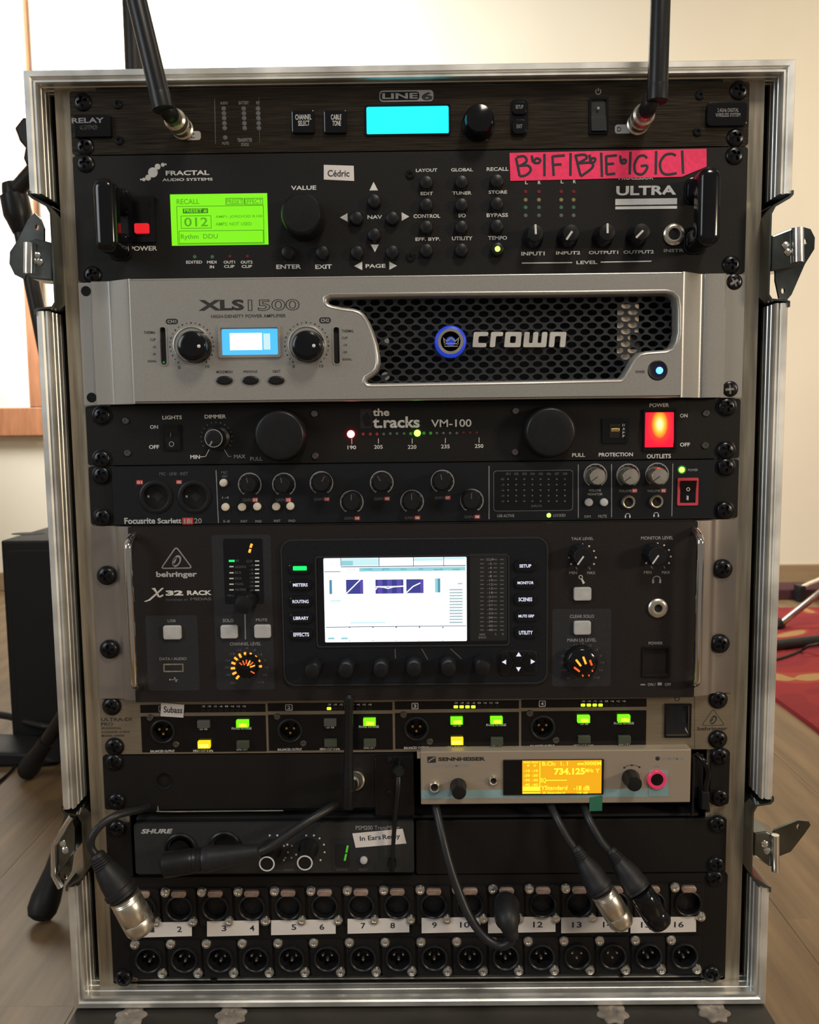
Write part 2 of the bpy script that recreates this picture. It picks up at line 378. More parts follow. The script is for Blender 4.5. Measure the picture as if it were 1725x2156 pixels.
# ================================================================= room
YW = FL(1700, 1226)[1]
XR = 3400
def plank_floor():
    fl = struct(mk('floor', box(-2900, XR, -1500, YW + 60, -ZF - 22, -ZF - 2), K['floor']))
    w, L = 193, 1290; n = 0; base = {}
    for i in range(-14, 18):
        off = (i * 487) % L
        for j in range(-2, 4):
            x0 = i * w + 40; y0 = j * L - off
            y1 = min(y0 + L, YW + 40); y0 = max(y0, -1300)
            if y1 - y0 < 60 or x0 > 3200 or x0 < -2800: continue
            key = round(y1 - y0)
            if key not in base: base[key] = lmesh('plank', shift(box(.35, w - .35, 0, y1 - y0, -1.6, 0, .3), (0, 0, 0)), K['floor'], False)
            inst('plank', base[key], fl, (x0, y0, -ZF))
    return fl
plank_floor()
struct(mk('wall_back', box(-2900, XR, YW, YW + 60, -ZF, 2450), K['wall']))
struct(mk('wall_left', box(-2960, -2900, -1500, YW + 60, -ZF, 2450), K['wall']))
bb = mk('baseboard_back', prism([(-2900, -ZF), (XR, -ZF), (XR, -ZF + 66), (-2900, -ZF + 66)], YW, YW - 12, 3), K['base']); struct(bb)

# wooden frame around a pale panel on the wall at the left
yfr = YW - 30
t = thing('framed_panel', 'large orange-brown wooden frame around a pale panel, hanging on the wall left of the rack', 'frame', (-1200, YW, 1000))
xo = Q(73, 450, yfr)[0]; xi = Q(41, 450, yfr)[0]; zb = Q(40, 918, yfr)[1]; zi = Q(40, 858, yfr)[1]; zt = 2300; xl = -2500; fw = xo - xi; fh = zi - zb
mk('frame_rail', box(xl, xo, YW - 34, YW, zb, zi, 3), K['wood'], t, label='bottom rail of the frame')
mk('frame_rail', box(xl, xo, YW - 34, YW, zt, zt + fh, 3), K['wood'], t)
mk('frame_post', box(xi, xo, YW - 34, YW, zi, zt, 3), K['wood'], t, label='right post of the frame')
mk('frame_post', box(xl, xl + fw, YW - 34, YW, zi, zt, 3), K['wood'], t)
mk('pale_panel', box(xl + fw, xi, YW - 16, YW, zi, zt), K['panel'], t)

# ================================================================= flight case
case = thing('rack_case', 'tall black flight case with aluminium edges holding stacked audio gear', 'rack case', (0, 200, -24))
XO = 269.5; ZT = 677.5; ZB = -22.5; YF = -14
prof = [(0, 22), (0, YF + 2), (1, YF), (4.6, YF), (5.6, YF + 1.2), (5.9, YF + 3), (6.6, YF + 3), (7.1, YF + .8), (8.4, YF + .8), (9, YF + 3),
        (9, -8), (8.5, -7.6), (8.5, -4.6), (9, -4.2), (9, -1.4), (8.5, -1), (8.5, 2.2), (9, 2.6), (9, 5.4), (8.5, 5.8), (8.5, 8.6), (9, 9), (9, 12.5), (7.4, 12.5), (7.4, 3), (1.6, 3), (1.6, 22)]
def edge_bar(side, t0, t1, m0, m1, lab=None):
    V = []; n = len(prof)
    for t, mm, s in ((t0, m0, 1), (t1, m1, -1)):
        for u, y in prof:
            tt = t + s * u if mm else t
            if side == 'L': V.append((-XO + u, y, tt))
            if side == 'R': V.append((XO - u, y, tt))
            if side == 'T': V.append((tt, y, ZT - u))
            if side == 'B': V.append((tt, y, ZB + u))
    Fc = [(i, (i + 1) % n, n + (i + 1) % n, n + i) for i in range(n)] + [tuple(range(n)), tuple(range(n, 2 * n))[::-1]]
    mk('edge_profile', (V, Fc), K['alu'], case, smooth=False, label=lab)
def zq(px, py): return Q(px, py, -13)[1]
NL = [(zq(75, 408), zq(85, 655)), (zq(150, 1703), zq(165, 1866))]
NR = [(zq(1660, 408), zq(1650, 638)), (zq(1612, 1682), zq(1605, 1868))]
edge_bar('T', -XO, XO, 1, 1, 'top front aluminium edge'); edge_bar('B', -XO, XO, 1, 1, 'bottom front aluminium edge')
for s, N_ in (('L', NL), ('R', NR)):
    edge_bar(s, N_[0][0], ZT, 0, 1); edge_bar(s, N_[1][0], N_[0][1], 0, 0); edge_bar(s, ZB, N_[1][1], 1, 0)
YB = 460
mk('top_panel', box(-XO + 2, XO - 2, 4, YB, ZT - 7.3, ZT - 1), K['ply'], case)
mk('bottom_panel', box(-XO + 2, XO - 2, 4, YB, ZB + 1, ZB + 7.3), K['ply'], case)
mk('back_panel', box(-XO + 2, XO - 2, YB, YB + 7, ZB, ZT), K['ply'], case)
def yzprism(P, x0, x1):
    n = len(P); V = [(x0, y, z) for y, z in P] + [(x1, y, z) for y, z in P]
    return V, [tuple(range(n)), tuple(range(n, 2 * n))[::-1]] + [(i, n + i, n + (i + 1) % n, (i + 1) % n) for i in range(n)]
for s, N_ in ((-1, NL), (1, NR)):
    P = [(4, ZT - 7.4), (YB, ZT - 7.4), (YB, ZB + 7.4), (4, ZB + 7.4)]
    for zt_, zb_ in reversed(N_): P += [(4, zb_), (58, zb_), (58, zt_), (4, zt_)]
    mk('side_panel', yzprism(P, s * (XO - 1.8), s * (XO - 7.2)), K['ply'], case)
    for i, (zt_, zb_) in enumerate(N_):        # recessed latch dish of folded steel
        xi_ = s * (XO - 14.5); xo_ = s * (XO + .3)
        a = 11 if i == 0 else 7; b_ = 3 if (i == 0) else 9
        path = [(xo_, zt_ + 2), (xo_, zt_ - 1), (s * (XO - 2), zt_ - 3.5), (s * (XO - 12), zt_ - a + 2), (xi_, zt_ - a - 3), (xi_, zb_ + b_ + 3), (s * (XO - 12.5), zb_ + b_), (s * (XO - 2), zb_ + 2), (xo_, zb_ + 1), (xo_, zb_ - 3)]
        q = [(x + s * 1.3, z + (1.3 if k < 4 else (-1.3 if k > 5 else 0))) for k, (x, z) in enumerate(path)]
        V = []
        for y in (-15, 56): V += [(x, y, z) for x, z in path]
        for y in (-15, 56): V += [(x - s * 1.4, y, z + (1.2 if 1 <= k < 4 else (-1.2 if 5 < k < 9 else 0))) for k, (x, z) in enumerate(path)]
        n = len(path); Fc = []
        for k in range(n - 1):
            Fc += [(k, k + 1, n + k + 1, n + k), (2 * n + k, 2 * n + k + 1, 3 * n + k + 1, 3 * n + k), (k, k + 1, 2 * n + k + 1, 2 * n + k), (n + k, n + k + 1, 3 * n + k + 1, 3 * n + k)]
        mk('latch_dish', (V, Fc), K['zinc'], case, smooth=True)
        mk('dish_back', box(xi_, xo_, 55, 57, zb_, zt_), K['zinc'], case)
# rack rails
for s in (-1, 1):
    g = join(box(s * 224, s * 253.6, 1.2, 3.4, ZB + 8, ZT - 8), box(s * 251.4, s * 253.6, 3.4, 14, ZB + 8, ZT - 8))
    mk('rack_rail', g, K['rail'], case)
# butterfly latches
def PW(pts, y): return [Q(a, b, y) for a, b in pts]
def latch(sideR, body, roll, wing, holes, rollr=4.2, yb=24):
    lt = mk('butterfly_latch', prism(PW(body, 4), yb, 2, 1.2), K['zinc'], case)
    r0 = at(*roll[0], 0); r1 = at(*roll[-1], 0)
    mk('rolled_edge', tube([at(a, b, 0) for a, b in roll], rollr, 14, 0), K['zincl'], lt, smooth=True)
    mk('wing', plate(PW(wing, 12), [circ(*Q(a, b, 12), MM(r, 12), 14, MM(r * 1.5, 12)) for a, b, r in holes], 15, 12.5), K['zinc'], lt)
    bx = sum(p[0] for p in body) / len(body); by = sum(p[1] for p in body) / len(body)
    for dx, dy in ((-3, -8), (2, 6)):
        p = at(bx + dx, by + dy, 2); mk('rivet', lathe([(3, 0), (2.8, .8), (1.6, 1.6), (.01, 1.8)], 12, p), K['zincl'], lt, smooth=True)
latch(0, [(62, 508), (76, 503), (112, 512), (112, 592), (70, 588), (52, 575)], [(63, 512), (62, 576)],
      [(72, 448), (84, 460), (92, 480), (92, 520), (60, 560), (50, 588), (30, 578), (19, 555), (20, 530), (40, 500), (58, 462)], [(78, 478, 4)])
latch(1, [(1624, 497), (1668, 480), (1684, 484), (1686, 552), (1664, 566), (1622, 572)], [(1680, 480), (1681, 552)],
      [(1684, 486), (1694, 478), (1708, 482), (1717, 500), (1716, 524), (1696, 556), (1668, 620), (1657, 633), (1642, 628), (1634, 590), (1634, 560), (1680, 520)], [(1697, 508, 4), (1650, 612, 4)])
latch(0, [(150, 1716), (160, 1740), (160, 1790), (125, 1838), (108, 1842), (108, 1778)], [(152, 1718), (113, 1778), (114, 1842), (128, 1868)],
      [(122, 1788), (158, 1770), (148, 1838), (138, 1856), (126, 1850)], [(138, 1846, 4)], rollr=2.6)
latch(1, [(1588, 1752), (1612, 1748), (1640, 1762), (1640, 1826), (1618, 1822), (1586, 1800)], [(1633, 1758), (1633, 1834)],
      [(1632, 1748), (1682, 1728), (1704, 1730), (1708, 1738), (1694, 1758), (1666, 1794), (1636, 1806)], [(1682, 1741, 4)], rollr=3.0)

# wheeled board under the case
dolly = thing('wheeled_board', 'scuffed black wheeled board with steel flanges carrying the rack case', 'wheel board', (0, 200, -ZF))
mk('board', box(-268, 269, -62, 470, -44, -24.5, 1.5), K['board'], dolly)
for a, b in ((275, 2140), (487, 2138), (1290, 2133), (1503, 2130)):
    x, y = FL(a, b, -24)
    m_ = lambda an, d: 1 + .12 * math.cos(7 * an + a)
    g = lathe([(11.5, 0), (11.2, 1.2), (10, 1.8), (4.6, 2.4), (3.8, .6), (.01, .5)], 42, mod=m_)
    g = ([(x + v[0], y + v[2], -24.6 - v[1]) for v in g[0]], g[1]); mk('steel_flange', g, K['rust'], dolly, smooth=True)
for sx in (-1, 1):
    for yy in (30, 400):
        c = mk('castor', join(box(sx * 215 - 20, sx * 215 + 20, yy - 25, yy + 25, -52, -44), box(sx * 215 - 19, sx * 215 - 16, yy - 14, yy + 14, -112, -50), box(sx * 215 + 16, sx * 215 + 19, yy - 14, yy + 14, -112, -50)), K['zinc'], dolly)
        mk('wheel', axlathe((sx * 215 - 14, yy, -ZF + 40), (sx * 215 + 14, yy, -ZF + 40), [(0, 34), (3, 39.5), (25, 39.5), (28, 34)], 28), K['rub'], c, smooth=True)

# ================================================================= shared parts
def cross_head(r=6.6, h=2.8, n=48, rings=13):
    V = []; Fc = []
    for i in range(rings):
        rr_ = r * (1 - i / (rings - 1)) if i < rings - 1 else .02
        for k in range(n):
            a = 2 * PI * k / n; x = rr_ * math.cos(a); z = rr_ * math.sin(a); t = rr_ / r
            d = h * math.sqrt(max(0, 1 - t ** 2.4)) + .6
            ar = max(0, 1 - rr_ / 3.9)
            if rr_ < 3.8 and (abs(x) < .95 or abs(z) < .95): d -= 2.0 * min(1, ar * 2.5 + .25)
            V.append((x, -d, z))
    for i in range(rings - 1):
        for k in range(n):
            j = (k + 1) % n; Fc.append((i * n + k, (i + 1) * n + k, (i + 1) * n + j, i * n + j)[::-1])
    W_ = lathe([(r + .7, -.5), (r + .7, .5), (r, .7)], n)
    return join(W_, (V, Fc))
ME_SCREW = lmesh('rack_screw', cross_head(), K['screw'])
def rscrews(parent, pts, y=-2):
    for a, b in pts:
        p = at(a, b, y - 3); inst('rack_screw', ME_SCREW, parent, (p[0], y, p[2]), rot=(0, random.uniform(-.6, .6), 0))
ME_ALLEN = lmesh('hex_screw', lathe([(3.1, 0), (3.1, .8), (2.6, 1.4), (1.5, 1.5), (1.35, .3), (.01, .2)], 18), K['screw'])
ME_ALLENS = lmesh('hex_screw', lathe([(2.6, 0), (2.6, .6), (2.2, 1.1), (1.3, 1.2), (1.15, .2), (.01, .1)], 18), pm('dark_steel_screw', (.22, .2, .19), .25, metal=.95))
def allen(parent, pts, y, me=None):
    for a, b in pts: inst('hex_screw', me or ME_ALLEN, parent, at(a, b, y))
def knob(parent, px, py, rpx, y, h, mat, name='knob', base=1.12, pointer=None, pmat=None, cap=None, ribs=0, dome=.0, front=True, label=None):
    """px,py and rpx are of the front face, h the stand-off in mm"""
    yf = y - h; c = at(px, py, yf); r = MM(rpx, yf)
    md = (lambda a, d: 1 + (.02 * math.cos(ribs * a) if d > .5 else 0)) if ribs else None
    g = lathe([(r * base, 0), (r * base, h * .12), (r * 1.04, h * .22), (r * 1.01, h * .86), (r * .93, h * .98), (r * .88, h + dome * .3), (r * .5, h + dome * .8), (.01, h + dome)], 40 if not ribs else ribs * 6, (c[0], y, c[2]), md)
    o = mk(name, g, mat, parent, org=(c[0], y, c[2]), smooth=True, label=label)
    if cap: mk('cap_ring', strip_arc(c[0], c[2], r * .86, r * .95, 0, 360, yf - dome - .25, 36), cap, o)
    if pointer is not None:
        a, r0, r1, wd = pointer; a = math.radians(a)
        p0 = (c[0] + r * r0 * math.cos(a), yf - dome - .15, c[2] + r * r0 * math.sin(a)); p1 = (c[0] + r * r1 * math.cos(a), yf - .15 - dome * .4, c[2] + r * r1 * math.sin(a))
        mk('pointer', tube([p0, p1], wd, 8, 0, flat=.4), pmat or K['white'], o)
    return o
def disc(parent, px, py, rpx, y, mat, name='led', h=.6):
    c = at(px, py, y); r = MM(rpx, y)
    return mk(name, lathe([(r, 0), (r * .9, h * .7), (r * .5, h), (.01, h * 1.1)], 16, c), mat, parent, org=c, smooth=True)
def discs(parent, pts, rpx, y, mat, name='led_row'):
    gs = []
    for a, b in pts:
        c = at(a, b, y); r = MM(rpx, y); gs.append(lathe([(r, 0), (r * .8, .4), (.01, .5)], 10, c))
    return mk(name, join(*gs), mat, parent)
def pbx(parent, name, x0, y0, x1, y1, yb, yf, mat, r=0.0, bev=0.0, label=None):
    return mk(name, pbox(x0, y0, x1, y1, yb, yf, r, bev), mat, parent, smooth=bool(r or bev), label=label)
def flat(parent, name, x0, y0, x1, y1, y, mat, r=0.0):
    return pbx(parent, name, x0, y0, x1, y1, y + .3, y - .08, mat, r)
def frame(parent, name, x0, y0, x1, y1, w, y, mat, r=1.0, h=1.0):   # w: rim width in mm
    a, b, c, d = pxb(x0, y0, x1, y1, y)
    return mk(name, plate(rpoly(a, b, c, d, r), [rpoly(a + w, b - w, c + w, d - w, max(.1, r - w * .5))], y, y - h), mat, parent)
def jack(parent, px, py, rpx, y, mat, name='jack_socket', hole=.55):
    c = at(px, py, y); r = MM(rpx, y)
    o = mk(name, lathe([(r, 0), (r, 1.2), (r * .9, 2.0), (r * (hole + .16), 2.6), (r * hole, 2.3), (r * hole, .15)], 30, c), mat, parent, org=c, smooth=True)
    mk('socket_hole', lathe([(r * hole * .99, .1), (r * hole * .99, .3), (.01, .3)], 24, c), K['pit'], o)
    return o
def tri(parent, x0, y0, x1, y1, d, y, mat):
    a, b, c, e = pxb(x0, y0, x1, y1, y); m1 = (a + b) / 2; m2 = (c + e) / 2
    P = {'u': [(a, c), (b, c), (m1, e)], 'd': [(a, e), (m1, c), (b, e)], 'l': [(b, c), (b, e), (a, m2)], 'r': [(a, c), (b, m2), (a, e)]}[d]
    return mk('arrow_mark', prism(P, y + .2, y - .15), mat, parent)
def power_sign(parent, px, py, rpx, y, mat):
    c = at(px, py, y); r = MM(rpx, y)
    return mk('power_symbol', join(strip_arc(c[0], c[2], r * .72, r, 125, 415, y - .12), prism(rpoly(c[0] - r * .14, c[0] + r * .14, c[2] + r * .1, c[2] + r * 1.2), y, y - .14)), mat, parent)
def headphones(parent, px, py, wpx, y, mat):
    c = at(px, py, y); r = MM(wpx / 2, y)
    g = join(strip_arc(c[0], c[2], r * .8, r, 0, 180, y - .12), prism(rpoly(c[0] - r * 1.08, c[0] - r * .6, c[2] - r * .8, c[2] + r * .15, r * .15), y, y - .14), prism(rpoly(c[0] + r * .6, c[0] + r * 1.08, c[2] - r * .8, c[2] + r * .15, r * .15), y, y - .14))
    return mk('headphone_symbol', g, mat, parent)
def rocker(parent, x0, y0, x1, y1, y, mat, tilt=1, frame_mat=None, rim=1.6, h=1.4, name='rocker_switch'):
    """rocker in its bezel; tilt 1: the top is pushed in"""
    a, b, c, d = pxb(x0, y0, x1, y1, y); fm = frame_mat or K['gloss']
    o = mk(name, plate(rpoly(a, b, c, d, 1), [rpoly(a + rim, b - rim, c + rim, d - rim, .4)], y, y - h), fm, parent)
    a += rim; b -= rim; c += rim; d -= rim; mz = (c + d) / 2; yt, yb_ = (-.2, -3.2) if tilt > 0 else (-3.2, -.2)
    V = [(a, y + 1, c), (b, y + 1, c), (b, y + 1, d), (a, y + 1, d), (a, y + yb_, c), (b, y + yb_, c), (a, y - .9, mz), (b, y - .9, mz), (a, y + yt, d), (b, y + yt, d)]
    Fc = [(4, 5, 7, 6), (6, 7, 9, 8), (0, 1, 5, 4), (8, 9, 2, 3), (0, 4, 6, 8, 3), (1, 2, 9, 7, 5), (0, 3, 2, 1)]
    mk('rocker', (V, Fc), mat, o); return o
def xlr_male(parent, px, py, r, y, name='output_socket', depth=9):
    """round male socket: cup behind the panel with three pins"""
    c = at(px, py, y)
    o = mk(name, lathe([(r * 1.22, 0), (r * 1.22, .9), (r * 1.08, 1.3), (r, 1.0), (r * .98, -depth), (.01, -depth)], 36, c), K['plas'], parent, org=c, smooth=True)
    for dx, dz in ((-.36, .16), (.36, .16), (0, -.3)):
        mk('pin', lathe([(1.25, -depth), (1.25, -2.0), (.9, -.9), (.01, -.7)], 12, (c[0] + dx * r, y, c[2] + dz * r)), K['brass'], o, smooth=True)
    return o
def sheet(parent, z0, z1, y, mat, holes=(), x=241.3, r=2.0, name='front_panel', th=3.0, x0=None, x1=None):
    o_ = rpoly(-x if x0 is None else x0, x if x1 is None else x1, z0 + .4, z1 - .4, r)
    return mk(name, plate(o_, list(holes), y + th, y), mat, parent)
def chassis(parent, z0, z1, depth=220, x=218, x0=None, x1=None, y0=14, mat=None):
    mk('chassis', box(-x if x0 is None else x0, x if x1 is None else x1, y0, depth, z0 + 1.2, z1 - 1.2), mat or K['pit'], parent)
def UZ(k): return 666.75 - 44.45 * k - (10 if k > 11.5 else 0)
def hole(px, py, rpx, y=0, n=32): return circ(*Q(px, py, y), MM(rpx, y), n)
def rhole(x0, y0, x1, y1, y=0, r=1.0): a, b, c, d = pxb(x0, y0, x1, y1, y); return rpoly(a, b, c, d, r, 3)

# ================================================================= unit 1: wireless receiver (1U)
Y = -3
u = thing('wireless_receiver', 'slim black wireless receiver with glowing cyan display, top unit of the rack', 'receiver', (0, 0, UZ(1)))
sheet(u, UZ(1), UZ(0), Y, K['brush']); chassis(u, UZ(1), UZ(0))
rscrews(u, [(172, 213), (177, 307), (1558, 189), (1551, 288)], Y + 1)
p = pbx(u, 'name_badge', 155, 241, 233, 288, Y, Y - 3, K['gloss'], 1, .5); T('RELAY', 151, 248, 219, 259, Y - 3, K['grey'], p, .03); T('G90', 168, 263, 205, 274, Y - 3, K['dim'], p, outline=.03)
p = pbx(u, 'info_badge', 1490, 214, 1574, 265, Y, Y - 3, K['gloss'], 3, .6); T('2.4GHz DIGITAL', 1511, 228, 1556, 236, Y - 3, K['grey'], p); T('WIRELESS SYSTEM', 1507, 238, 1559, 246, Y - 3, K['grey'], p)
allen(u, [(248, 220), (251, 296), (1474, 201), (1469, 278)], Y)
for bx, s, q in (((377, 276, 423, 295), 'C', (401, 281, 410, 291)), ((1295, 262, 1340, 281), 'D', (1300, 267, 1308, 277))):
    p = flat(u, 'port_tag', *bx, Y, K['btn'], 2); T(s, *q, Y - .1, K['dkp'], p)
pline([(452, 208), (454, 303)], .5, Y, K['dim'], u, 'divider_line'); pline([(545, 205), (547, 300)], .3, Y, K['dim'], u, 'divider_line')
TM([('AUDIO', 464, 214, 480, 220), ('BATTERY', 503, 213, 524, 220), ('RF', 540, 213, 547, 220), ('MUTE', 468, 299, 482, 305), ('TRANSMITTER', 500, 291, 531, 299), ('STATUS', 508, 301, 524, 308)], Y, K['grey'], u)
for i, x in enumerate((471, 513, 543)):
    discs(u, [(x + k * .5, yy) for k, yy in enumerate((229, 239, 249, 260, 270))] + ([(474, 290)] if i == 0 else []), 5, Y, K['l_cl'])
for x0, x1, a, b, q, w in ((614, 662, 'CHANNEL', 'SELECT', (622, 241, 656, 252), (628, 254, 652, 265)), (682, 730, 'CABLE', 'TONE', (697, 241, 719, 252), (700, 254, 718, 265))):
    p = pbx(u, 'push_button', x0, 231, x1, 280, Y, Y - 3.2, K['gloss'], 1.5, .8); T(a, *q, Y - 3.2, K['white'], p); T(b, *w, Y - 3.2, K['white'], p)
p = pbx(u, 'display', 772, 224, 945, 282, Y, Y - .5, K['e_cyan'], 1.2); frame(u, 'display_bezel', 768, 220, 949, 286, 1.2, Y, K['gloss'], 1.6, .9)
p = pbx(u, 'logo_badge', 799, 190, 913, 214, Y, Y - .4, K['grey'], 2.5); pbx(p, 'logo_field', 801, 193, 883, 211, Y - .4, Y - .5, K['gloss'], 2)
T('LINE', 805, 196, 880, 208, Y - .6, K['grey'], p, .03); T('6', 888, 194, 911, 211, Y - .5, K['dkp'], p, .03)
knob(u, 1010, 249, 30, Y, 14, K['gloss'], 'rotary_knob', 1.14, dome=2.5); T('PUSH TO SET', 996, 288, 1028, 296, Y, K['grey'], u)
p = pbx(u, 'button_surround', 1075, 208, 1113, 287, Y, Y - 1, K['gloss'], 4, .5)
for (y0, y1), s, q in (((212, 241), 'SETUP', (1086, 221, 1102, 229)), ((250, 282), 'EXIT', (1088, 262, 1100, 270))):
    b_ = pbx(p, 'push_button', 1079, y0, 1110, y1, Y - 1, Y - 3.4, K['gloss'], 3, 1); T(s, *q, Y - 3.5, K['grey'], u)
power_sign(u, 1260, 193, 6, Y, K['grey']); rk = rocker(u, 1240, 206, 1281, 283, Y, K['pit'], 1); disc(rk, 1260, 228, 3, Y - 2, K['grey'], 'mark')

def antenna(name_label, base, rod, rr, elbow):
    """base: panel socket in photograph px, rod: (top, bottom) in px"""
    t = thing('antenna', name_label, 'antenna', at(*base, Y))
    b0 = Vector(at(*base, Y - .5)); e = Vector(at(*elbow, Y - 34)); d = (e - b0)
    L = d.length
    mk('connector', axlathe(b0, e, [(0, 7.6), (2, 7.6), (3, 6.4), (5, 6.4), (5.6, 7.4), (12, 7.7), (13, 6.9), (14, 6.9), (15, 7.7), (L * .62, 7.5), (L * .66, 6.0), (L * .95, 5.6)], 28), K['nickel'], t, smooth=True)
    p1 = Vector(at(*rod[1], Y - 40)); p0 = Vector(at(*rod[0], Y - 40)); L = (p0 - p1).length; dd = (p0 - p1) / L
    mk('hinge', join(tube([e - d.normalized() * 6, e, e + (p1 - e) * .5 + dd * 6], [5.4, 5.8, 5.8], 16, 4), axlathe(p1 - dd * .5, p0, [(0, rr * .93), (.8, rr * 1.03), (9, rr * 1.03), (11, rr)], 28)), K['plas'], t, smooth=True)
    mk('rod', axlathe(p1 + dd * 10, p0, [(0, rr * .98), (L + 120, rr * .90), (L + 123, rr * .7)], 28), K['plas'], t, smooth=True)
antenna('left black stick antenna leaning on a silver connector above port C', (386, 273), ((287, -5), (344, 231)), 6.9, (356, 237))
antenna('right black stick antenna standing upright on a silver connector above port D', (1342, 263), ((1391, -5), (1384, 214)), 6.9, (1366, 226))

# ================================================================= unit 2: guitar processor (2U)
u = thing('guitar_processor', 'black two-space effects processor with lime green display and many round buttons', 'effects processor', (0, 0, UZ(3)))
sheet(u, UZ(3), UZ(1), Y, K['black']); chassis(u, UZ(3), UZ(1))
rscrews(u, [(178, 343), (193, 578), (1549, 326), (1542, 556)], Y + 1)
p = disc(u, 322, 363, 10, Y, K['white'], 'logo_dot', .15)
for a, b, r in ((312, 374, 6), (332, 351, 6), (303, 378, 3.6), (343, 347, 4), (297, 378, 2), (349, 346, 2)): disc(u, a, b, r, Y, K['white'], 'logo_dot', .15)
T('FRACTAL', 349, 359, 441, 369, Y, K['white'], u, .03); T('AUDIO SYSTEMS', 342, 375, 448, 381, Y, K['white'], u, .02)
for pts, nm in (([(262, 372), (217, 376), (217, 528), (270, 537)], 'left'), ([(1440, 366), (1497, 352), (1497, 514), (1432, 510)], 'right')):
    (x0, y0), (x1, y1), (x2, y2), (x3, y3) = pts
    A = at(x0, y0, Y); B = at(x1, y1 + 14, Y - 31); C_ = at(x2, y2 - 14, Y - 31); D = at(x3, y3, Y)
    # pull handle: broad bar carried by two feet
    hw = 7.8; cx = B[0]; zt_ = B[2] + 5; zb_ = C_[2] - 5; inn = 1 if nm == 'left' else -1
    g = join(prism(rpoly(cx - hw, cx + hw, zb_, zt_, 7, 6), Y - 21, Y - 33, 5, 4), prism(rpoly(cx - hw + .6, cx + hw - .6, zt_ - 17, zt_ - .8, 5), Y, Y - 24), prism(rpoly(cx - hw + .6, cx + hw - .6, zb_ + .8, zb_ + 17, 5), Y, Y - 24),
             prism(rpoly(cx - hw - .8, cx + hw + .8, zt_ - 18.5, zt_ + .8, 6), Y, Y - 1.6, .8), prism(rpoly(cx - hw - .8, cx + hw + .8, zb_ - .8, zb_ + 18.5, 6), Y, Y - 1.6, .8))
    mk('pull_handle', g, K['gloss'], u, smooth=True)
rk = rocker(u, 272, 415, 328, 511, Y, K['gloss'], -1, rim=3.6, h=2)
a, b, c, d = pxb(283, 470, 313, 491, Y - 3.3); mk('red_lit_window', prism(rpoly(a, b, c, d, 1), Y - 1, Y - 3.5, .3), pm('red_lit_rocker_window', (.4, .01, .01), .4, emis=(.75, .01, .02), es=.8), rk)
T('POWER', 274, 518, 331, 528, Y, K['white'], u, .02)
lc = pbx(u, 'display', 360, 408, 564, 516, Y, Y - .4, K['e_lime']); yl = Y - .45
TM([('RECALL', 372, 419, 420, 430), ('PRESET', 477, 419, 511, 429), ('EFFECT', 515, 419, 552, 429), ('012', 388, 458, 438, 477), ('AMP1: JORD/OD R100', 454, 453, 553, 460), ('AMP2: NOT USED', 454, 468, 530, 475), ('Rythm  DDU', 381, 493, 459, 506)], yl, K['lcd'], lc)
for bx in ((381, 454, 445, 481), (377, 485, 555, 512), (373, 433, 556, 514), (475, 417, 512, 431), (514, 417, 554, 431)): frame(lc, 'display_box', *bx, .35, yl, K['lcd2'], 0, .05)
p = flat(lc, 'display_bar', 385, 439, 438, 449, yl, K['lcd2']); T('PRESET #', 388, 440, 436, 448, yl - .1, K['e_lime'], u)
discs(u, [(410, 541), (447, 541)], 4, Y, K['l_grn']); discs(u, [(484, 540), (521, 540)], 3.4, Y, K['l_red'])
TM([('EDITED', 392, 549, 426, 555), ('MIDI', 436, 549, 456, 555), ('IN', 442, 559, 451, 565), ('OUT1', 471, 549, 495, 555), ('CLIP', 472, 558, 494, 564), ('OUT2', 507, 549, 532, 555), ('CLIP', 509, 558, 531, 564)], Y, K['white'], u, .02)
knob(u, 634, 449, 42, Y, 21, K['plas'], 'value_wheel', 1.06, dome=.8); T('VALUE', 613, 391, 666, 400, Y, K['white'], u, .02)
for a, b in ((788, 423), (751, 459), (826, 459), (788, 494), (752, 531), (826, 530), (606, 531), (679, 531), (898, 384), (972, 383), (1047, 381), (898, 431), (972, 431), (1047, 429), (898, 478), (972, 478), (1047, 476), (898, 527), (972, 526), (1048, 524)):
    knob(u, a, b, 13.6, Y, 4.5, K['plas'], 'push_button', 1.08, dome=1.2)
disc(u, 1048, 524, 5.5, Y - 5.6, K['e_grn'], 'tempo_light', 1); c = at(1048, 524, Y - 5.5)
for q in ((778, 383, 796, 401, 'u'), (716, 449, 732, 467, 'l'), (846, 447, 862, 465, 'r'), (781, 515, 798, 531, 'd'), (746, 551, 763, 569, 'l'), (820, 551, 836, 568, 'r')): tri(u, *q, Y, K['white'])
for s, x0, y0, x1, y1 in (('NAV', 774, 453, 805, 461), ('ENTER', 582, 557, 634, 566), ('EXIT', 664, 557, 699, 566), ('PAGE', 770, 556, 812, 564), ('LAYOUT', 876, 355, 921, 362), ('EDIT', 886, 404, 912, 411), ('CONTROL', 871, 451, 927, 459), ('EFF. BYP.', 875, 500, 927, 507),
    ('GLOBAL', 950, 354, 996, 361), ('TUNER', 953, 403, 993, 410), ('I/O', 966, 450, 981, 458), ('UTILITY', 952, 498, 995, 506), ('RECALL', 1025, 352, 1071, 360), ('STORE', 1029, 401, 1068, 408), ('BYPASS', 1025, 449, 1070, 457), ('TEMPO', 1028, 497, 1068, 505),
    ('INPUT1', 1098, 530, 1147, 538), ('INPUT2', 1171, 529, 1222, 536), ('OUTPUT1', 1240, 528, 1302, 535), ('OUTPUT2', 1313, 527, 1377, 534), ('INSTR', 1398, 524, 1440, 531), ('LEVEL', 1214, 549, 1258, 556)):
    T(s, x0, y0, x1, y1, Y, K['grey'] if s == 'INSTR' else K['white'], u, .022)
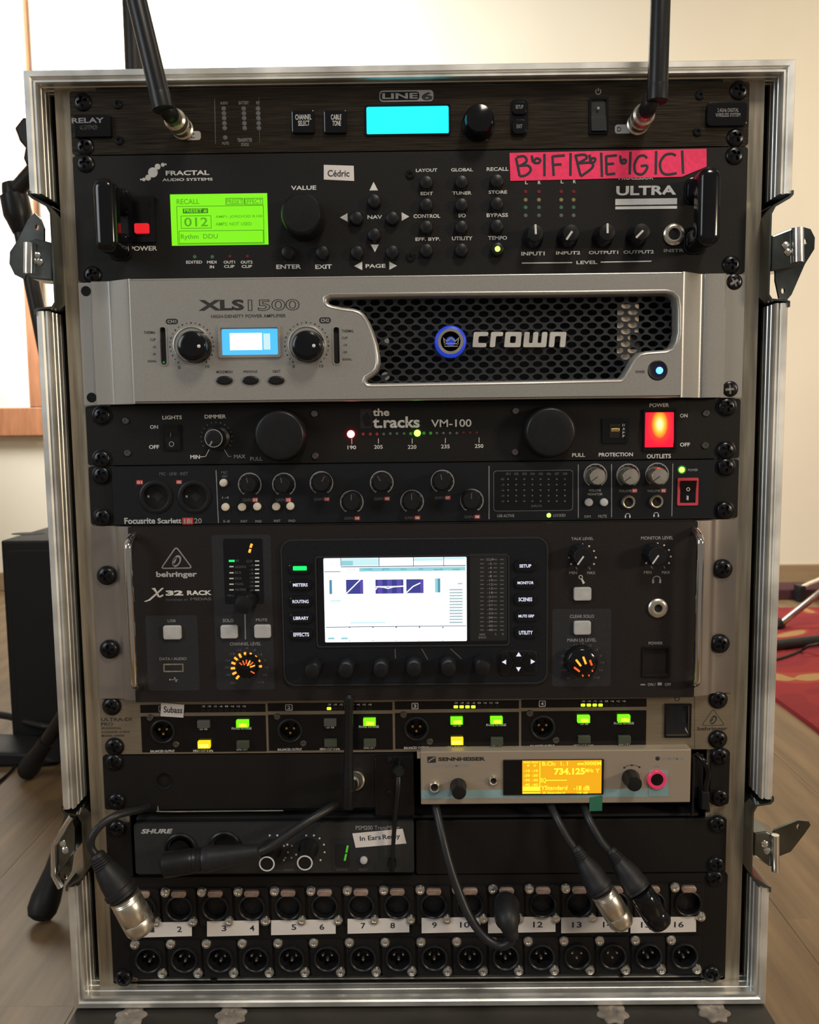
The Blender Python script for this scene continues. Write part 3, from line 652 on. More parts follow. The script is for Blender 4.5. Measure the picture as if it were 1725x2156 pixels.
TM([('L', 1106, 381, 1112, 388), ('R', 1133, 381, 1139, 388), ('L', 1181, 379, 1187, 386), ('R', 1207, 379, 1213, 386), ('PROCESSOR', 1303, 371, 1376, 378)], Y, K['white'], u, .02)
pline([(1099, 554), (1205, 553)], .7, Y, K['white'], u); pline([(1265, 552), (1372, 550)], .7, Y, K['white'], u)
T('ULTRA', 1298, 391, 1424, 411, Y, K['white'], u, .035); flat(u, 'logo_bar', 1296, 418, 1426, 431, Y, K['white']); flat(u, 'logo_bar', 1296, 434, 1426, 440, Y, K['white'])
for xs in ((1107, 1135), (1182, 1208)):
    for b, mt in ((404, 'l_red'), (421, 'l_yel'), (437, 'l_grn'), (454, 'l_cl')): discs(u, [(xs[0], b), (xs[1], b)], 4.2, Y, K[mt], 'meter_leds')
for a, b, an in ((1128, 491, 92), (1203, 490, 235), (1279, 489, 90), (1352, 488, 225)):
    knob(u, a, b, 18, Y, 16, K['plas'], 'level_knob', 1.22, (an, -.15, .95, .75), K['white'], dome=1)
jack(u, 1419, 494, 22, Y, K['nickel'], 'instrument_socket'); allen(u, [(864, 368), (865, 542)], Y)

# tape strip and name sticker on it
a = [at(1073, 322, Y - .4), at(1488, 313, Y - .4), at(1489, 350, Y - 1.2), at(1436, 372, Y - .8), at(1075, 381, Y - .4)]
tp = mk('pink_tape', prism([(p[0], p[2]) for p in a], Y - .1, Y - .5), K['pink'])
tag(tp, 'neon pink tape strip with handwritten note letters above the large logo', 'tape')
def cb(*q): return [(550 + a / 2.875, 100 + b / 2.875) for a, b in q]
def c3(*q): return [(1125 + a / 2.875, 100 + b / 2.875) for a, b in q]
marks = [cb((1543, 668), (1565, 780)), cb((1548, 665), (1592, 660), (1607, 690), (1570, 716)), cb((1560, 718), (1615, 716), (1632, 745), (1603, 774), (1566, 781)), cb((1638, 655), (1645, 697)), cb((1646, 697), (1666, 673), (1689, 681), (1680, 700), (1648, 698)),
    c3((62, 645), (62, 780)), c3((220, 640), (219, 778)), c3((405, 638), (410, 785)), c3((583, 632), (577, 770)), c3((738, 628), (735, 770)), c3((895, 625), (901, 765)),
    c3((110, 658), (118, 778)), c3((110, 660), (185, 655)), c3((113, 712), (165, 708)), c3((250, 655), (281, 780)), c3((245, 657), (300, 650), (318, 670), (270, 700)), c3((270, 702), (345, 700), (350, 730), (283, 781)),
    c3((335, 650), (339, 691)), c3((339, 691), (350, 672), (370, 675), (362, 695), (341, 693)), c3((435, 658), (438, 770)), c3((438, 770), (490, 765)), c3((435, 660), (500, 654)), c3((437, 708), (482, 704)),
    c3((520, 655), (525, 700)), c3((525, 700), (540, 680), (555, 685), (548, 702), (526, 701)), c3((683, 672), (662, 655), (630, 665), (607, 710), (615, 760), (655, 768), (682, 735), (682, 714)), c3((682, 714), (645, 719)), c3((857, 656), (830, 645), (790, 655), (762, 700), (770, 750), (800, 770), (862, 762))]
gs = []
for q in marks:
    P = [(Q(a, b, Y)[0], Y - .55, Q(a, b, Y)[1]) for a, b in q]; gs.append(tube(P, .92, 8, 5 if len(P) > 2 else 0, flat=.15))
mk('marker_writing', join(*gs), K['ink'], tp)
def sticker(name, label, quad, texts, y, cat='sticker', mat='paper', group=None, tilt=0.0):
    a = [at(*q, y - .3) for q in quad]
    o = mk(name, prism([(p[0], p[2]) for p in a], y - .05, y - .3), K[mat]); tag(o, label, cat, group)
    for tx in texts:
        s, x0, y0, x1, y1 = tx; a_, b_, c_, d_ = pxb(x0, y0, x1, y1, y - .3)
        mk('lettering', fit_text(s, a_, b_, c_, d_, y - .4, .015, tilt=tilt), K['ink'], o)
    return o
sticker('name_sticker', 'small white name sticker between the value wheel and the arrow buttons', [(682, 347), (745, 349), (746, 381), (682, 378)], [('Cédric', 690, 358, 736, 372)], Y, tilt=-.02)

# ================================================================= unit 3: power amplifier (2U)
z0, z1 = UZ(5), UZ(3); YA = -21
u = thing('power_amplifier', 'silver-grey power amplifier with dark honeycomb grille and round blue emblem', 'amplifier', (0, 0, z0))
for s in (-1, 1): mk('rack_ear', box(s * 241.3, s * 205, -4, -1, z0 + .4, z1 - .4), K['silver'], u)
chassis(u, z0, z1, y0=24); mk('inner_shell', join(box(-204, 204, -8, 24, z1 - 3, z1 - 2), box(-204, 204, -8, 24, z0 + 2, z0 + 3)), K['pit'], u)
xl0 = Q(196, 720, -10)[0]; xl1 = Q(236, 720, -10)[0]; xl2 = Q(278, 720, YA)[0]; xr2 = Q(1436, 720, YA)[0]; xr1 = Q(1484, 720, -10)[0]; xr0 = Q(1527, 720, -10)[0]
og = [(696, 624), (950, 621), (1200, 619), (1403, 616), (1416, 619), (1425, 628), (1428, 650), (1428, 700), (1424, 720), (1416, 733), (1403, 738), (1362, 741), (1348, 744), (1336, 756), (1326, 775), (1315, 793), (1308, 799), (1125, 803), (950, 806), (783, 809), (774, 808), (769, 803), (772, 796), (785, 788), (794, 779), (798, 765), (797, 748), (793, 725), (785, 700), (776, 678), (766, 662), (757, 655), (745, 651), (720, 648), (700, 644), (692, 641), (687, 636), (687, 629)]
OG = [Q(a, b, YA) for a, b in og]
if area2(OG) < 0: OG.reverse()
# face with the big opening; rounded lip rings step back towards the grille
ol = offset_poly(OG, -2.2)
rocks = [rhole(467, 692, 585, 747, YA, .8)]
slots = [rhole(338, 689, 350, 768, YA, 1.6), rhole(703, 689, 715, 766, YA, 1.6)]
F0 = rpoly(xl2, xr2, z0 + 2.2, z1 - 2.2, 0)
mk('front_panel', plate(F0, [ol] + rocks + slots, YA + 2.5, YA), K['silver'], u)
n = len(OG); V = []; Fc = []
steps = [(-2.2, YA), (-1.5, YA - .35), (-.6, YA - .1), (.2, YA + .8), (.7, YA + 2.2), (1.0, -8)]
for k, (o_, y_) in enumerate(steps): V += [(x, y_, z) for x, z in (offset_poly(OG, o_) if o_ else OG)]
for k in range(len(steps) - 1):
    for i in range(n): j = (i + 1) % n; Fc.append((k * n + i, (k + 1) * n + i, (k + 1) * n + j, k * n + j))
mk('grille_lip', (V, Fc), K['silver'], u, smooth=True)
# sides slope back to flat end flanges
def xprofile(name, P, za, zb, mat, parent, smooth=True, back=-3.5):
    P = list(P); n = len(P); full = P + [(P[-1][0], back), (P[0][0], back)]; m_ = len(full)
    V = [(x, y, za) for x, y in full] + [(x, y, zb) for x, y in full]
    Fc = [(i, (i + 1) % m_, m_ + (i + 1) % m_, m_ + i) for i in range(m_)] + [tuple(range(m_)), tuple(range(m_, 2 * m_))[::-1]]
    return mk(name, (V, Fc), mat, parent, smooth=smooth)
def sm(P, k=5):
    q = []
    for i in range(len(P) - 1):
        p0 = P[max(i - 1, 0)]; p1 = P[i]; p2 = P[i + 1]; p3 = P[min(i + 2, len(P) - 1)]
        for j in range(k):
            t = j / k; q.append(tuple(.5 * (2 * p1[a] + (p2[a] - p0[a]) * t + (2 * p0[a] - 5 * p1[a] + 4 * p2[a] - p3[a]) * t * t + (3 * p1[a] - p0[a] - 3 * p2[a] + p3[a]) * t ** 3) for a in (0, 1)))
    return q + [P[-1]]
xprofile('end_cover', [(xl0, -4), (xl0, -9), (xl0 + .8, -10)] + sm([(xl0 + 1, -10), (xl1 - 1.5, -10.2), (xl1 + 1.5, -11.6), (xl2 - 3, -19.0), (xl2 - .8, -20.7), (xl2 + .2, YA)]), z0 + .6, z1 - .6, K['silver'], u)
xprofile('end_cover', sm([(xr2 - .2, YA), (xr2 + 1.2, -20.6), (xr2 + 4, -18.6), (xr1 - 5, -10.2), (xr1 - 1.5, -8.7), (xr1, -9.2), (xr1 + .6, -10.4), (xr0 - 1, -10.4)]) + [(xr0, -9.5), (xr0, -4)], z0 + .6, z1 - .6, K['silver'], u)
mk('top_bevel', join(prism(rpoly(xl2, xr2, z1 - 2.2, z1 - .6), YA + 18, YA + 1.0, .9), prism(rpoly(xl2, xr2, z0 + .6, z0 + 2.2), YA + 18, YA + 1.0, .9)), K['silver'], u)
# hexagonal-lattice grille with oval openings
xa, za = min(p[0] for p in OG), min(p[1] for p in OG); xb, zb_ = max(p[0] for p in OG), max(p[1] for p in OG)
dx, dz = 9.75, 4.5; V = []; Fc = []; YG = -10; NN = 12
nb = [(dx, 0), (-dx, 0), (dx / 2, dz), (dx / 2, -dz), (-dx / 2, dz), (-dx / 2, -dz)]
angs = sorted([2 * PI * k / NN for k in range(NN)])
for j in range(int((zb_ - za) / dz) + 2):
    for i in range(int((xb - xa) / dx) + 2):
        cx = xa + i * dx + (dx / 2 if j % 2 else 0); cz = za + j * dz; b0 = len(V)
        for th in angs:
            ux, uz = math.cos(th), math.sin(th); ro = 1e9
            for nx_, nz_ in nb:
                dt = nx_ * ux + nz_ * uz
                if dt > 1e-6: ro = min(ro, (nx_ * nx_ + nz_ * nz_) / 2 / dt)
            V.append((cx + ux * ro, YG, cz + uz * ro))
        for th in angs: V.append((cx + 3.7 * math.cos(th), YG - .1, cz + 2.15 * math.sin(th)))
        for th in angs: V.append((cx + 3.6 * math.cos(th), YG + 1.3, cz + 2.05 * math.sin(th)))
        for k in range(NN):
            m_ = (k + 1) % NN; Fc += [(b0 + k, b0 + NN + k, b0 + NN + m_, b0 + m_), (b0 + NN + k, b0 + 2 * NN + k, b0 + 2 * NN + m_, b0 + NN + m_)]
mk('honeycomb_grille', (V, Fc), K['mesh'], u)
pbx(u, 'inner_board', 1300, 640, 1345, 757, -6.5, -7.5, K['beige'], label='pale board visible behind the grille'); a, b, c, d = pxb(1328, 700, 1348, 735, -7.6)
mk('inner_board_hole', box(a, b, -7.9, -7.5, c, d), K['pit'], u)
for a, b in ((811, 718), (812, 792)):
    c = at(a, b, -8.5); mk('capacitor', lathe([(3.8, 0), (3.8, 3.2), (3.0, 4), (1, 3.7), (.01, 3.7)], 16, (c[0], -4.3, c[2])), K['chrome'], u, smooth=True)
T('XLS', 418, 631, 514, 654, YA, K['dkp'], u, .04); T('1500', 522, 630, 631, 654, YA, K['dkp'], u, outline=.018); T('HIGH-DENSITY POWER AMPLIFIER', 445, 662, 602, 669, YA, K['dkp'], u)
for s, bx in (('CH1', (349, 671, 375, 683)), ('CH2', (672, 668, 697, 681))):
    p = flat(u, 'channel_tag', *bx, YA, K['dkp'], 2); T(s, bx[0] + 4, bx[1] + 3, bx[2] - 4, bx[3] - 3, YA - .1, K['btn'], p)
for kx, ky in ((403, 728), (645, 727)):
    c = at(kx + 1, ky - 1, YA)
    mk('knob_well', lathe([(13.8, 0), (13.4, .7), (12.6, .9), (12.0, .2)], 40, c), K['silver'], u, smooth=True)
    ko = knob(u, kx, ky, 31, YA, 13, K['gloss'], 'gain_knob', 1.1, dome=.6)
    disc(ko, kx + 16, ky + 1, 4, YA - 13, K['white'], 'white_dot', .9)
    gs = []
    for k in range(25):
        a = math.radians(-50 + 280 * k / 24); r = 15.6
        gs.append(shift(prism(circ(0, 0, .45 if k % 2 else .62, 6), 0, -.12), (c[0] + r * math.cos(a), YA, c[2] + r * math.sin(a))))
    mk('dial_scale', join(*gs), K['dkp'], u)
TM([('0', 375, 770, 380, 777), ('10', 433, 768, 441, 775), ('0', 616, 768, 621, 775), ('10', 673, 767, 681, 774)], YA, K['dkp'], u)
TM([('THERMAL', 303, 697, 328, 703), ('CLIP', 316, 712, 328, 718), ('-10', 321, 728, 328, 733), ('-20', 321, 743, 328, 748), ('SIGNAL', 311, 758, 330, 763), ('THERMAL', 720, 694, 745, 700), ('CLIP', 720, 709, 732, 714), ('-10', 721, 724, 731, 729), ('-20', 721, 739, 731, 744), ('SIGNAL', 721, 754, 741, 759), ('MODE/MENU', 456, 780, 490, 786), ('PREVIOUS', 513, 780, 542, 785), ('NEXT', 575, 779, 591, 785), ('POWER', 1339, 780, 1358, 786)], YA, K['dkp'], u)
for bx in ((338, 689, 350, 768), (703, 689, 715, 766)):
    a, b, c, d = pxb(*bx, YA); o = mk('level_meter', box(a - .5, b + .5, YA + 5, YA + 2, c - .5, d + .5), K['pit'], u)
    mk('meter_rim', plate(rpoly(a - .9, b + .9, c - .9, d + .9, 2.2), [rpoly(a, b, c, d, 1.6)], YA + .5, YA - .5), K['silver'], o)
disc(u, 345, 763, 2.6, YA + 1.9, K['e_gn2'], 'signal_light')
p = pbx(u, 'display', 467, 692, 585, 747, YA + 3, YA + 1.6, K['e_blue']); frame(u, 'display_bezel', 460, 685, 591, 753, 1.7, YA, K['silver'], 1.6, 1.4)
pbx(p, 'lit_text_block', 484, 701, 552, 737, YA + 1.6, YA + 1.4, K['e_white']); pbx(p, 'lit_text_block', 555, 702, 569, 736, YA + 1.6, YA + 1.45, K['s_teal2'])
for a in (473, 528, 582):
    c = at(a, 801, YA); mk('menu_button', prism(circ(c[0], c[2], 6.0, 28, 3.2), YA, YA - 1.6, 1), K['plas'], u, smooth=True)
    V, Fc = strip_arc(0, 0, 1, 1.14, 0, 360, 0, 36); mk('button_rim', ([(c[0] + v[0] * 6.0, YA - .25, c[2] + v[2] * 3.3) for v in V], Fc), K['silver'], u)
# round emblem and lower-case name on the grille
YE = -16
c = at(949, 719, YE); r = MM(33, YE)
e_ = mk('emblem', lathe([(r, 0), (r, 4), (r * .95, 5.2), (r * .9, 5.6), (.01, 5.9)], 44, (c[0], YE + 5, c[2])), K['e_blg'], u, org=(c[0], YE, c[2]), smooth=True)
mk('silver_ring', lathe([(r * .80, 0), (r * .80, .5), (r * .62, .5), (r * .62, 0)], 44, (c[0], YE - .8, c[2])), K['nickel'], e_)
def em_pt(a, b): return Q(550 + a / 2.875, 560 + b / 2.875, YE)
mk('crown_symbol', join(prism([em_pt(*q) for q in ((1108, 478), (1100, 432), (1122, 452), (1150, 430), (1176, 450), (1200, 430), (1192, 478), (1185, 478), (1190, 446), (1174, 462), (1150, 442), (1124, 462), (1110, 446), (1116, 478))], YE - .8, YE - 1.6), prism([em_pt(*q) for q in ((1106, 468), (1196, 468), (1196, 475), (1106, 475))], YE - .8, YE - 1.6), prism([em_pt(*q) for q in ((1110, 484), (1190, 484), (1190, 490), (1110, 490))], YE - .8, YE - 1.6)), K['nickel'], e_)
def letters(parent, y, mat, polys, sx, sy, name='raised_letter', th=2.0):
    gs = []
    for P in polys: gs.append(prism([Q(sx(a), sy(b), y) for a, b in P], y + th, y - .2))
    return mk(name, join(*gs), mat, parent)
# letters drawn on a 0..10 x 0..10 cell, leaning to the right
def word(cells, X0, Y0, X1, Y1, y, mat, parent, shear=.10):
    tot = sum(w for w, _ in cells) + 1.2 * (len(cells) - 1); k = (X1 - X0) / tot; x = 0
    for w, rects in cells:
        sx = lambda a, x=x: X0 + (x + a) * k
        polys = []
        for (a0, b0, a1, b1) in rects: polys.append([(a0 + shear * 6 * (10 - b0) / 10, b0), (a1 + shear * 6 * (10 - b0) / 10, b0), (a1 + shear * 6 * (10 - b1) / 10, b1), (a0 + shear * 6 * (10 - b1) / 10, b1)])
        letters(parent, y, mat, polys, sx, lambda b: Y0 + (Y1 - Y0) * b / 10)
        x += w + 1.2
def rnd(P, r=.9):
    out = []; n = len(P)
    for i in range(n):
        p = Vector(P[i]); a = Vector(P[i - 1]) - p; b = Vector(P[(i + 1) % n]) - p
        k = min(r, a.length * .45, b.length * .45); a.normalize(); b.normalize()
        for t in (0, .33, .67, 1): q = p + a * k * (1 - t) ** 2 + b * k * t ** 2; out.append((q.x, q.y))
    return out
GL = {'c': (7, [[(0, 0), (7, 0), (7, 2.7), (2.5, 2.7), (2.5, 7.3), (6.6, 7.3), (6.6, 10), (0, 10)]], []), 'r': (5.6, [[(0, 0), (5.8, 0), (5.8, 2.7), (2.5, 2.7), (2.5, 10), (0, 10)]], []),
      'o': (7.8, [[(0, 0), (7.8, 0), (7.8, 10), (0, 10)]], [[(2.5, 2.7), (5.3, 2.7), (5.3, 7.3), (2.5, 7.3)]]),
      'w': (11, [[(0, 0), (2.5, 0), (2.5, 7.3), (4.3, 7.3), (4.3, 0), (6.7, 0), (6.7, 7.3), (8.5, 7.3), (8.5, 0), (11, 0), (11, 10), (0, 10)]], []), 'n': (7.8, [[(0, 0), (7.8, 0), (7.8, 10), (5.3, 10), (5.3, 2.7), (2.5, 2.7), (2.5, 10), (0, 10)]], [])}
tot = sum(GL[ch][0] for ch in 'crown') + 1.3 * 4; kx_ = (1190 - 995) / tot; xx = 0
for ch in 'crown':
    w_, outs, ins = GL[ch]
    f = lambda P: [Q(995 + (xx + a + .07 * (10 - b)) * kx_, 699 + 3.2 * b, -14) for a, b in rnd(P)]
    mk('raised_letter', plate(f(outs[0]), [f(q) for q in ins], -11, -14.5), K['letter'], u); xx += w_ + 1.3
c = at(1385, 780, YA); mk('power_well', lathe([(7.2, 0), (6.4, .5), (5.2, .2), (4.4, .1)], 30, c), K['plas'], u, smooth=True); disc(u, 1389, 780, 7.5, YA - .3, K['e_bl'], 'power_light', 1.6)
rscrews(u, [(1548, 593), (1539, 819)], Y + 1)
for a, b in ((181, 613), (193, 837)):
    c = at(a, b, -4); mk('mounting_hole', lathe([(3.6, .1), (3.6, .2), (.01, .2)], 20, c), K['screw'], u)

# ================================================================= unit 4: rack light and voltage meter (1U)
Y = -2; z0, z1 = UZ(6), UZ(5)
u = thing('rack_light_meter', 'black rack light unit with voltage LEDs and a glowing red power switch', 'power conditioner', (0, 0, z0))
sheet(u, z0, z1, Y, K['black'], holes=[rhole(1280, 892, 1306, 925, Y)]); chassis(u, z0, z1)
rscrews(u, [(212, 875), (212, 967), (1533, 856), (1531, 948)], Y)
allen(u, [(265, 886), (269, 954), (662, 871), (664, 960), (1086, 865), (1085, 952), (1487, 870), (1485, 938)], Y, ME_ALLENS)
TM([('LIGHTS', 342, 875, 383, 883), ('ON', 316, 895, 333, 903), ('OFF', 314, 937, 335, 945), ('DIMMER', 431, 873, 476, 881), ('MIN', 401, 958, 421, 966)], Y, K['white'], u, .02)
TM([('MAX', 493, 957, 517, 965), ('PULL', 527, 962, 553, 970)], Y, K['grey'], u, .02)
TM([('PULL', 1205, 954, 1232, 962), ('PROTECTION', 1261, 953, 1333, 961), ('POWER', 1368, 849, 1409, 857), ('ON', 1432, 871, 1448, 879), ('OFF', 1432, 932, 1453, 940), ('OUTLETS', 1362, 956, 1413, 965)], Y, K['white'], u, .02)
rk = rocker(u, 343, 893, 381, 948, Y, K['plas'], -1, rim=1.2); flat(rk, 'on_mark', 358.4, 911, 360, 920, Y - 2.0, K['dim']); c = at(361, 935, Y - 3.3); mk('off_mark', strip_arc(c[0], c[2], 1.4, 1.95, 0, 360, Y - 3.2), K['grey'], rk)
knob(u, 450, 923, 20, Y, 13, K['plas'], 'dimmer_knob', 1.35, (240, .35, .85, .55), K['grey'], cap=K['grey'])
c = at(456, 922, Y); gs = []
for k in range(15):
    a = math.radians(-30 + 240 * k / 14); gs.append(tube([(c[0] + 11 * math.cos(a), Y - .1, c[2] + 11 * math.sin(a)), (c[0] + 12 * math.cos(a), Y - .1, c[2] + 12 * math.sin(a))], .22, 6, 0, flat=.3))
mk('dial_scale', join(*gs), K['grey'], u)
pline([(422, 962), (433, 961), (441, 946)], .5, Y, K['white'], u); pline([(472, 946), (481, 961), (487, 961)], .5, Y, K['grey'], u)
for a, b, rp in ((588, 917, 53.5), (1160, 910, 53)):
    knob(u, a, b, rp, Y, 15, K['plas'], 'pull_out_lamp', 1.0, label='black round pull-out lamp')
flat(u, 'logo_block', 759, 861, 783, 902, Y, K['slate'], 1); T('t', 763, 866, 781, 898, Y - .1, K['black'], u, .1)
T('the', 785, 860, 820, 876, Y, K['white'], u, .028); T('t.racks', 785, 877, 884, 901, Y, K['white'], u, .028); T('VM-100', 908, 883, 993, 899, Y, K['white'], u, .012)
disc(u, 739, 914, 8, Y, K['e_red'], 'red_light', 1.6); disc(u, 879, 912, 7, Y, K['e_grn'], 'green_light', 1.6)
discs(u, [(765, 914), (780, 914), (794, 914)], 3.4, Y, K['e_rd2']); discs(u, [(808, 914), (822, 913), (836, 913), (851, 913)], 3.2, Y, K['l_grn']); discs(u, [(865, 913), (893, 912), (907, 912)], 3.4, Y, K['e_gn2']); discs(u, [(920, 912), (934, 912), (948, 912), (962, 912)], 3, Y, K['l_cl']); discs(u, [(976, 911), (990, 911), (1004, 911)], 3, Y, K['l_red'])
for s, a, b in (('190', 741, 942), ('205', 797, 941), ('220', 868, 941), ('235', 938, 940), ('250', 1009, 939)):
    T(s, a - 9, b - 4, a + 9, b + 4, Y, K['white'], u, .012); pline([(a, b - 18), (a, b - 7)], .45, Y, K['white'], u)
p = frame(u, 'breaker_bezel', 1268, 881, 1322, 933, 2.2, Y, K['gloss'], .6, 1.2); pbx(p, 'breaker_body', 1271, 884, 1319, 930, Y - .2, Y - .6, K['gloss'], .5)
pbx(p, 'breaker_window', 1284, 893, 1305, 922, Y - .6, Y - 1.2, K['smoke'], .4, .2); pbx(p, 'fuse_coil', 1287, 902, 1305, 909, Y - 1.1, Y - 1.6, K['brass'], .5, .2)
TM([('10', 1311, 892, 1319, 898), ('A', 1311, 900, 1317, 906), ('M', 1311, 908, 1317, 914), ('P', 1311, 916, 1316, 921)], Y - .7, K['white'], u)
p = frame(u, 'switch_bezel', 1354, 861, 1424, 950, 1.7, Y, K['gloss'], .8, 1.6)
a, b, c, d = pxb(1359, 868, 1420, 942, Y - 3); mz = c + (d - c) * .22
mk('lit_rocker', ([(a, Y, c), (b, Y, c), (b, Y, d), (a, Y, d), (a + .3, Y - 2.2, c + .3), (b - .3, Y - 2.2, c + .3), (a + .3, Y - 3.4, mz), (b - .3, Y - 3.4, mz), (a + .3, Y - 2.4, d - .3), (b - .3, Y - 2.4, d - .3)],
   [(4, 5, 7, 6), (6, 7, 9, 8), (0, 1, 5, 4), (8, 9, 2, 3), (0, 4, 6, 8, 3), (1, 2, 9, 7, 5), (0, 3, 2, 1)]), K['e_rlens'], u, org=((a + b) / 2, Y, (c + d) / 2), label='glowing red power rocker')

# ================================================================= unit 5: audio interface (1U)
z0, z1 = UZ(7), UZ(6); YI = -7
u = thing('audio_interface', 'dark navy audio interface with a row of gain dials and three silver knobs', 'audio interface', (0, 0, z0))
sheet(u, z0, z1, Y, K['black']); chassis(u, z0, z1)
xa = Q(238, 1045, YI)[0]; xb = Q(1504, 1035, YI)[0]
combo = [(329, 1046), (410, 1046)]
mk('fascia', plate(rpoly(xa, xb, z0 + .8, z1 - .8, 1.5), [hole(a, b, 26, YI) for a, b in combo], Y, YI), K['navy'], u)
rscrews(u, [(212, 1001), (214, 1091), (1531, 983), (1528, 1075)], Y)
for a, b in combo:
    c = at(a, b, YI); o = mk('combo_socket', lathe([(12.2, 0), (12.2, 1), (10.6, 1.6), (9.3, 1.2), (9.1, -4), (5.6, -4.2), (.01, -4.2)], 40, c), K['plas'], u, org=c, smooth=True)
    mk('socket_opening', join(lathe([(3.2, -4.0), (3.2, -3.9), (.01, -3.9)], 20, c), prism(rpoly(c[0] - 4.6, c[0] + 4.6, c[2] - 1.2, c[2] + 1.2, 1.1), YI + 4.1, YI + 3.95), prism(rpoly(c[0] - 1.1, c[0] + 1.1, c[2] - 4.4, c[2] + 4.4, 1.1), YI + 4.1, YI + 3.95)), K['pit'], o)
    mk('contact', box(c[0] - 7.6, c[0] - 6.2, YI + 4.2, YI + 3.6, c[2] - .8, c[2] + .8), K['zincl'], o)
def redtag(s, x0, y0, x1, y1, y=YI):
    o = flat(u, 'number_tag', x0, y0, x1, y1, y, K['redp'], .3); T(s, x0 + 2, y0 + 1.5, x1 - 2, y1 - 1.5, y - .1, K['white'], o, .02)
redtag('01', 287, 1011, 301, 1020); redtag('02', 371, 1011, 383, 1019)
TM([('MIC · LINE · INST', 336, 994, 396, 1001), ('MIC', 466, 992, 480, 998), ('48V', 467, 1000, 480, 1006)], YI, K['dim'], u)
T('Focusrite', 262, 1090, 327, 1103, YI, K['btn'], u, .03); T('Scarlett', 332, 1091, 382, 1102, YI, K['btn'], u, .03)
p = flat(u, 'model_tag', 384, 1090, 407, 1104, YI, K['redp'], .4); T('18i', 388, 1092, 404, 1102, YI - .1, K['btn'], p); T('20', 409, 1091, 425, 1102, YI, K['grey'], u)
for q in ([(455, 990), (460, 1101)], [(1030, 981), (1030, 1093)], [(1218, 978), (1218, 1090)], [(1288, 977), (1288, 1089)], [(1417, 976), (1415, 1087)]): pline(q, .6, YI, K['grey'], u, 'divider_line')
for a, b in ((470, 1017), (474, 1068), (509, 1068), (541, 1067), (581, 1067), (611, 1066)): knob(u, a, b, 8.2, YI, 2.2, K['ivory'], 'push_button', 1.05, dome=.6)
for a, b in ((1241, 1058), (1273, 1058)): knob(u, a, b, 8.2, YI, 2.2, K['btn'], 'push_button', 1.05, dome=.6)
TM([('1-4', 468, 1045, 482, 1050), ('5-8', 470, 1095, 484, 1100), ('INST', 507, 1095, 521, 1100), ('PAD', 538, 1095, 551, 1100), ('INST', 577, 1094, 591, 1099), ('PAD', 608, 1094, 622, 1099), ('VOLUME', 1240, 1030, 1266, 1035), ('MONITOR', 1238, 1038, 1269, 1043), ('DIM', 1231, 1085, 1244, 1090), ('MUTE', 1260, 1084, 1278, 1090), ('VOLUME', 1303, 1031, 1330, 1036), ('VOLUME', 1363, 1031, 1390, 1036), ('USB ACTIVE', 1047, 1083, 1083, 1089), ('LOCKED', 1165, 1082, 1191, 1088), ('POWER', 1449, 987, 1470, 992)], YI, K['grey'], u)
def dial_arc(a, b, y=YI, rp=25):
    c = at(a, b, y); r = MM(rp, y); gs = [strip_arc(c[0], c[2], r * .91, r, -57, 237, y - .12, 30)]
    for k in range(11):
        an = math.radians(-57 + 294 * k / 10); gs.append(strip_arc(c[0], c[2], r * .84, r, math.degrees(an) - 1.6, math.degrees(an) + 1.6, y - .14, 1))
    mk('dial_scale', join(*gs), K['grey'], u)
for a, b, kx, ky in ((526, 1020, 522, 1020), (598, 1020, 594, 1020)):
    dial_arc(a, b); knob(u, kx, ky, 17, YI, 13, K['plas'], 'gain_knob', 1.15, (100, .2, .85, .3), K['dim'])
for i, (a, b) in enumerate(((677, 1017), (741, 1057), (804, 1016), (868, 1056), (932, 1014), (994, 1054))):
    dial_arc(a, b); knob(u, a - 1, b, 18.5, YI, 13, K['plas'], 'gain_knob', 1.12, ((60, 90, 120, 90, 100, 90)[i], .2, .85, .3), K['dim'])
    T('GAIN', a - 16, b + 31, a + 3, b + 37, YI, K['dim'], u, .02); redtag('0%d' % (i + 3), a + 5, b + 30, a + 17, b + 38)
for i, (a, b) in enumerate(((511, 1049), (581, 1049))): T('GAIN', a, b, a + 18, b + 7, YI, K['dim'], u, .02); redtag('0%d' % (i + 1), a + 20, b - 1, a + 32, b + 8)
a, b, c, d = pxb(1041, 992, 1205, 1074, YI); o = mk('meter_window', prism(rpoly(a, b, c, d, 2), YI, YI - .25), K['gloss'], u); frame(u, 'meter_window_rim', 1039, 990, 1207, 1076, .5, YI, K['dim'], 2.4, .35)
TM([('%02d' % (k + 1), 1066 + k * 17.1, 995, 1075 + k * 17.1, 1000) for k in range(8)] + [('INPUTS', 1119, 1063, 1141, 1068)] + [(s, 1055, 1007 + k * 11.6, 1062, 1011 + k * 11.6) for k, s in enumerate(('0', '-3', '-6', '-18', '-42'))], YI - .3, K['dim'], u)
discs(u, [(1070 + k * 17.1, 1009 + j * 11.6) for k in range(8) for j in range(5)], 1.9, YI - .3, K['l_cl'], 'meter_leds')
disc(u, 1156, 1085, 4.6, YI, K['e_grn'], 'locked_light', .5); disc(u, 1436, 989, 6, YI, K['e_grn'], 'power_light', .8); frame(u, 'light_rim', 1427, 980, 1445, 998, 1.0, YI, K['e_gn2'], 3.4, .3)
for a, b, kx, ky in ((1254, 1001, 1259, 1004), (1323, 1001, 1329, 1004), (1384, 999, 1390, 1003)):
    dial_arc(a, b); ko = knob(u, kx, ky, 18, YI, 15, K['nickel'], 'silver_knob', 1.05, (215, .0, .9, .3), K['dkp'], ribs=0, label='brushed silver knob')
redtag('01', 1331, 1029, 1342, 1037); redtag('02', 1392, 1029, 1403, 1037)
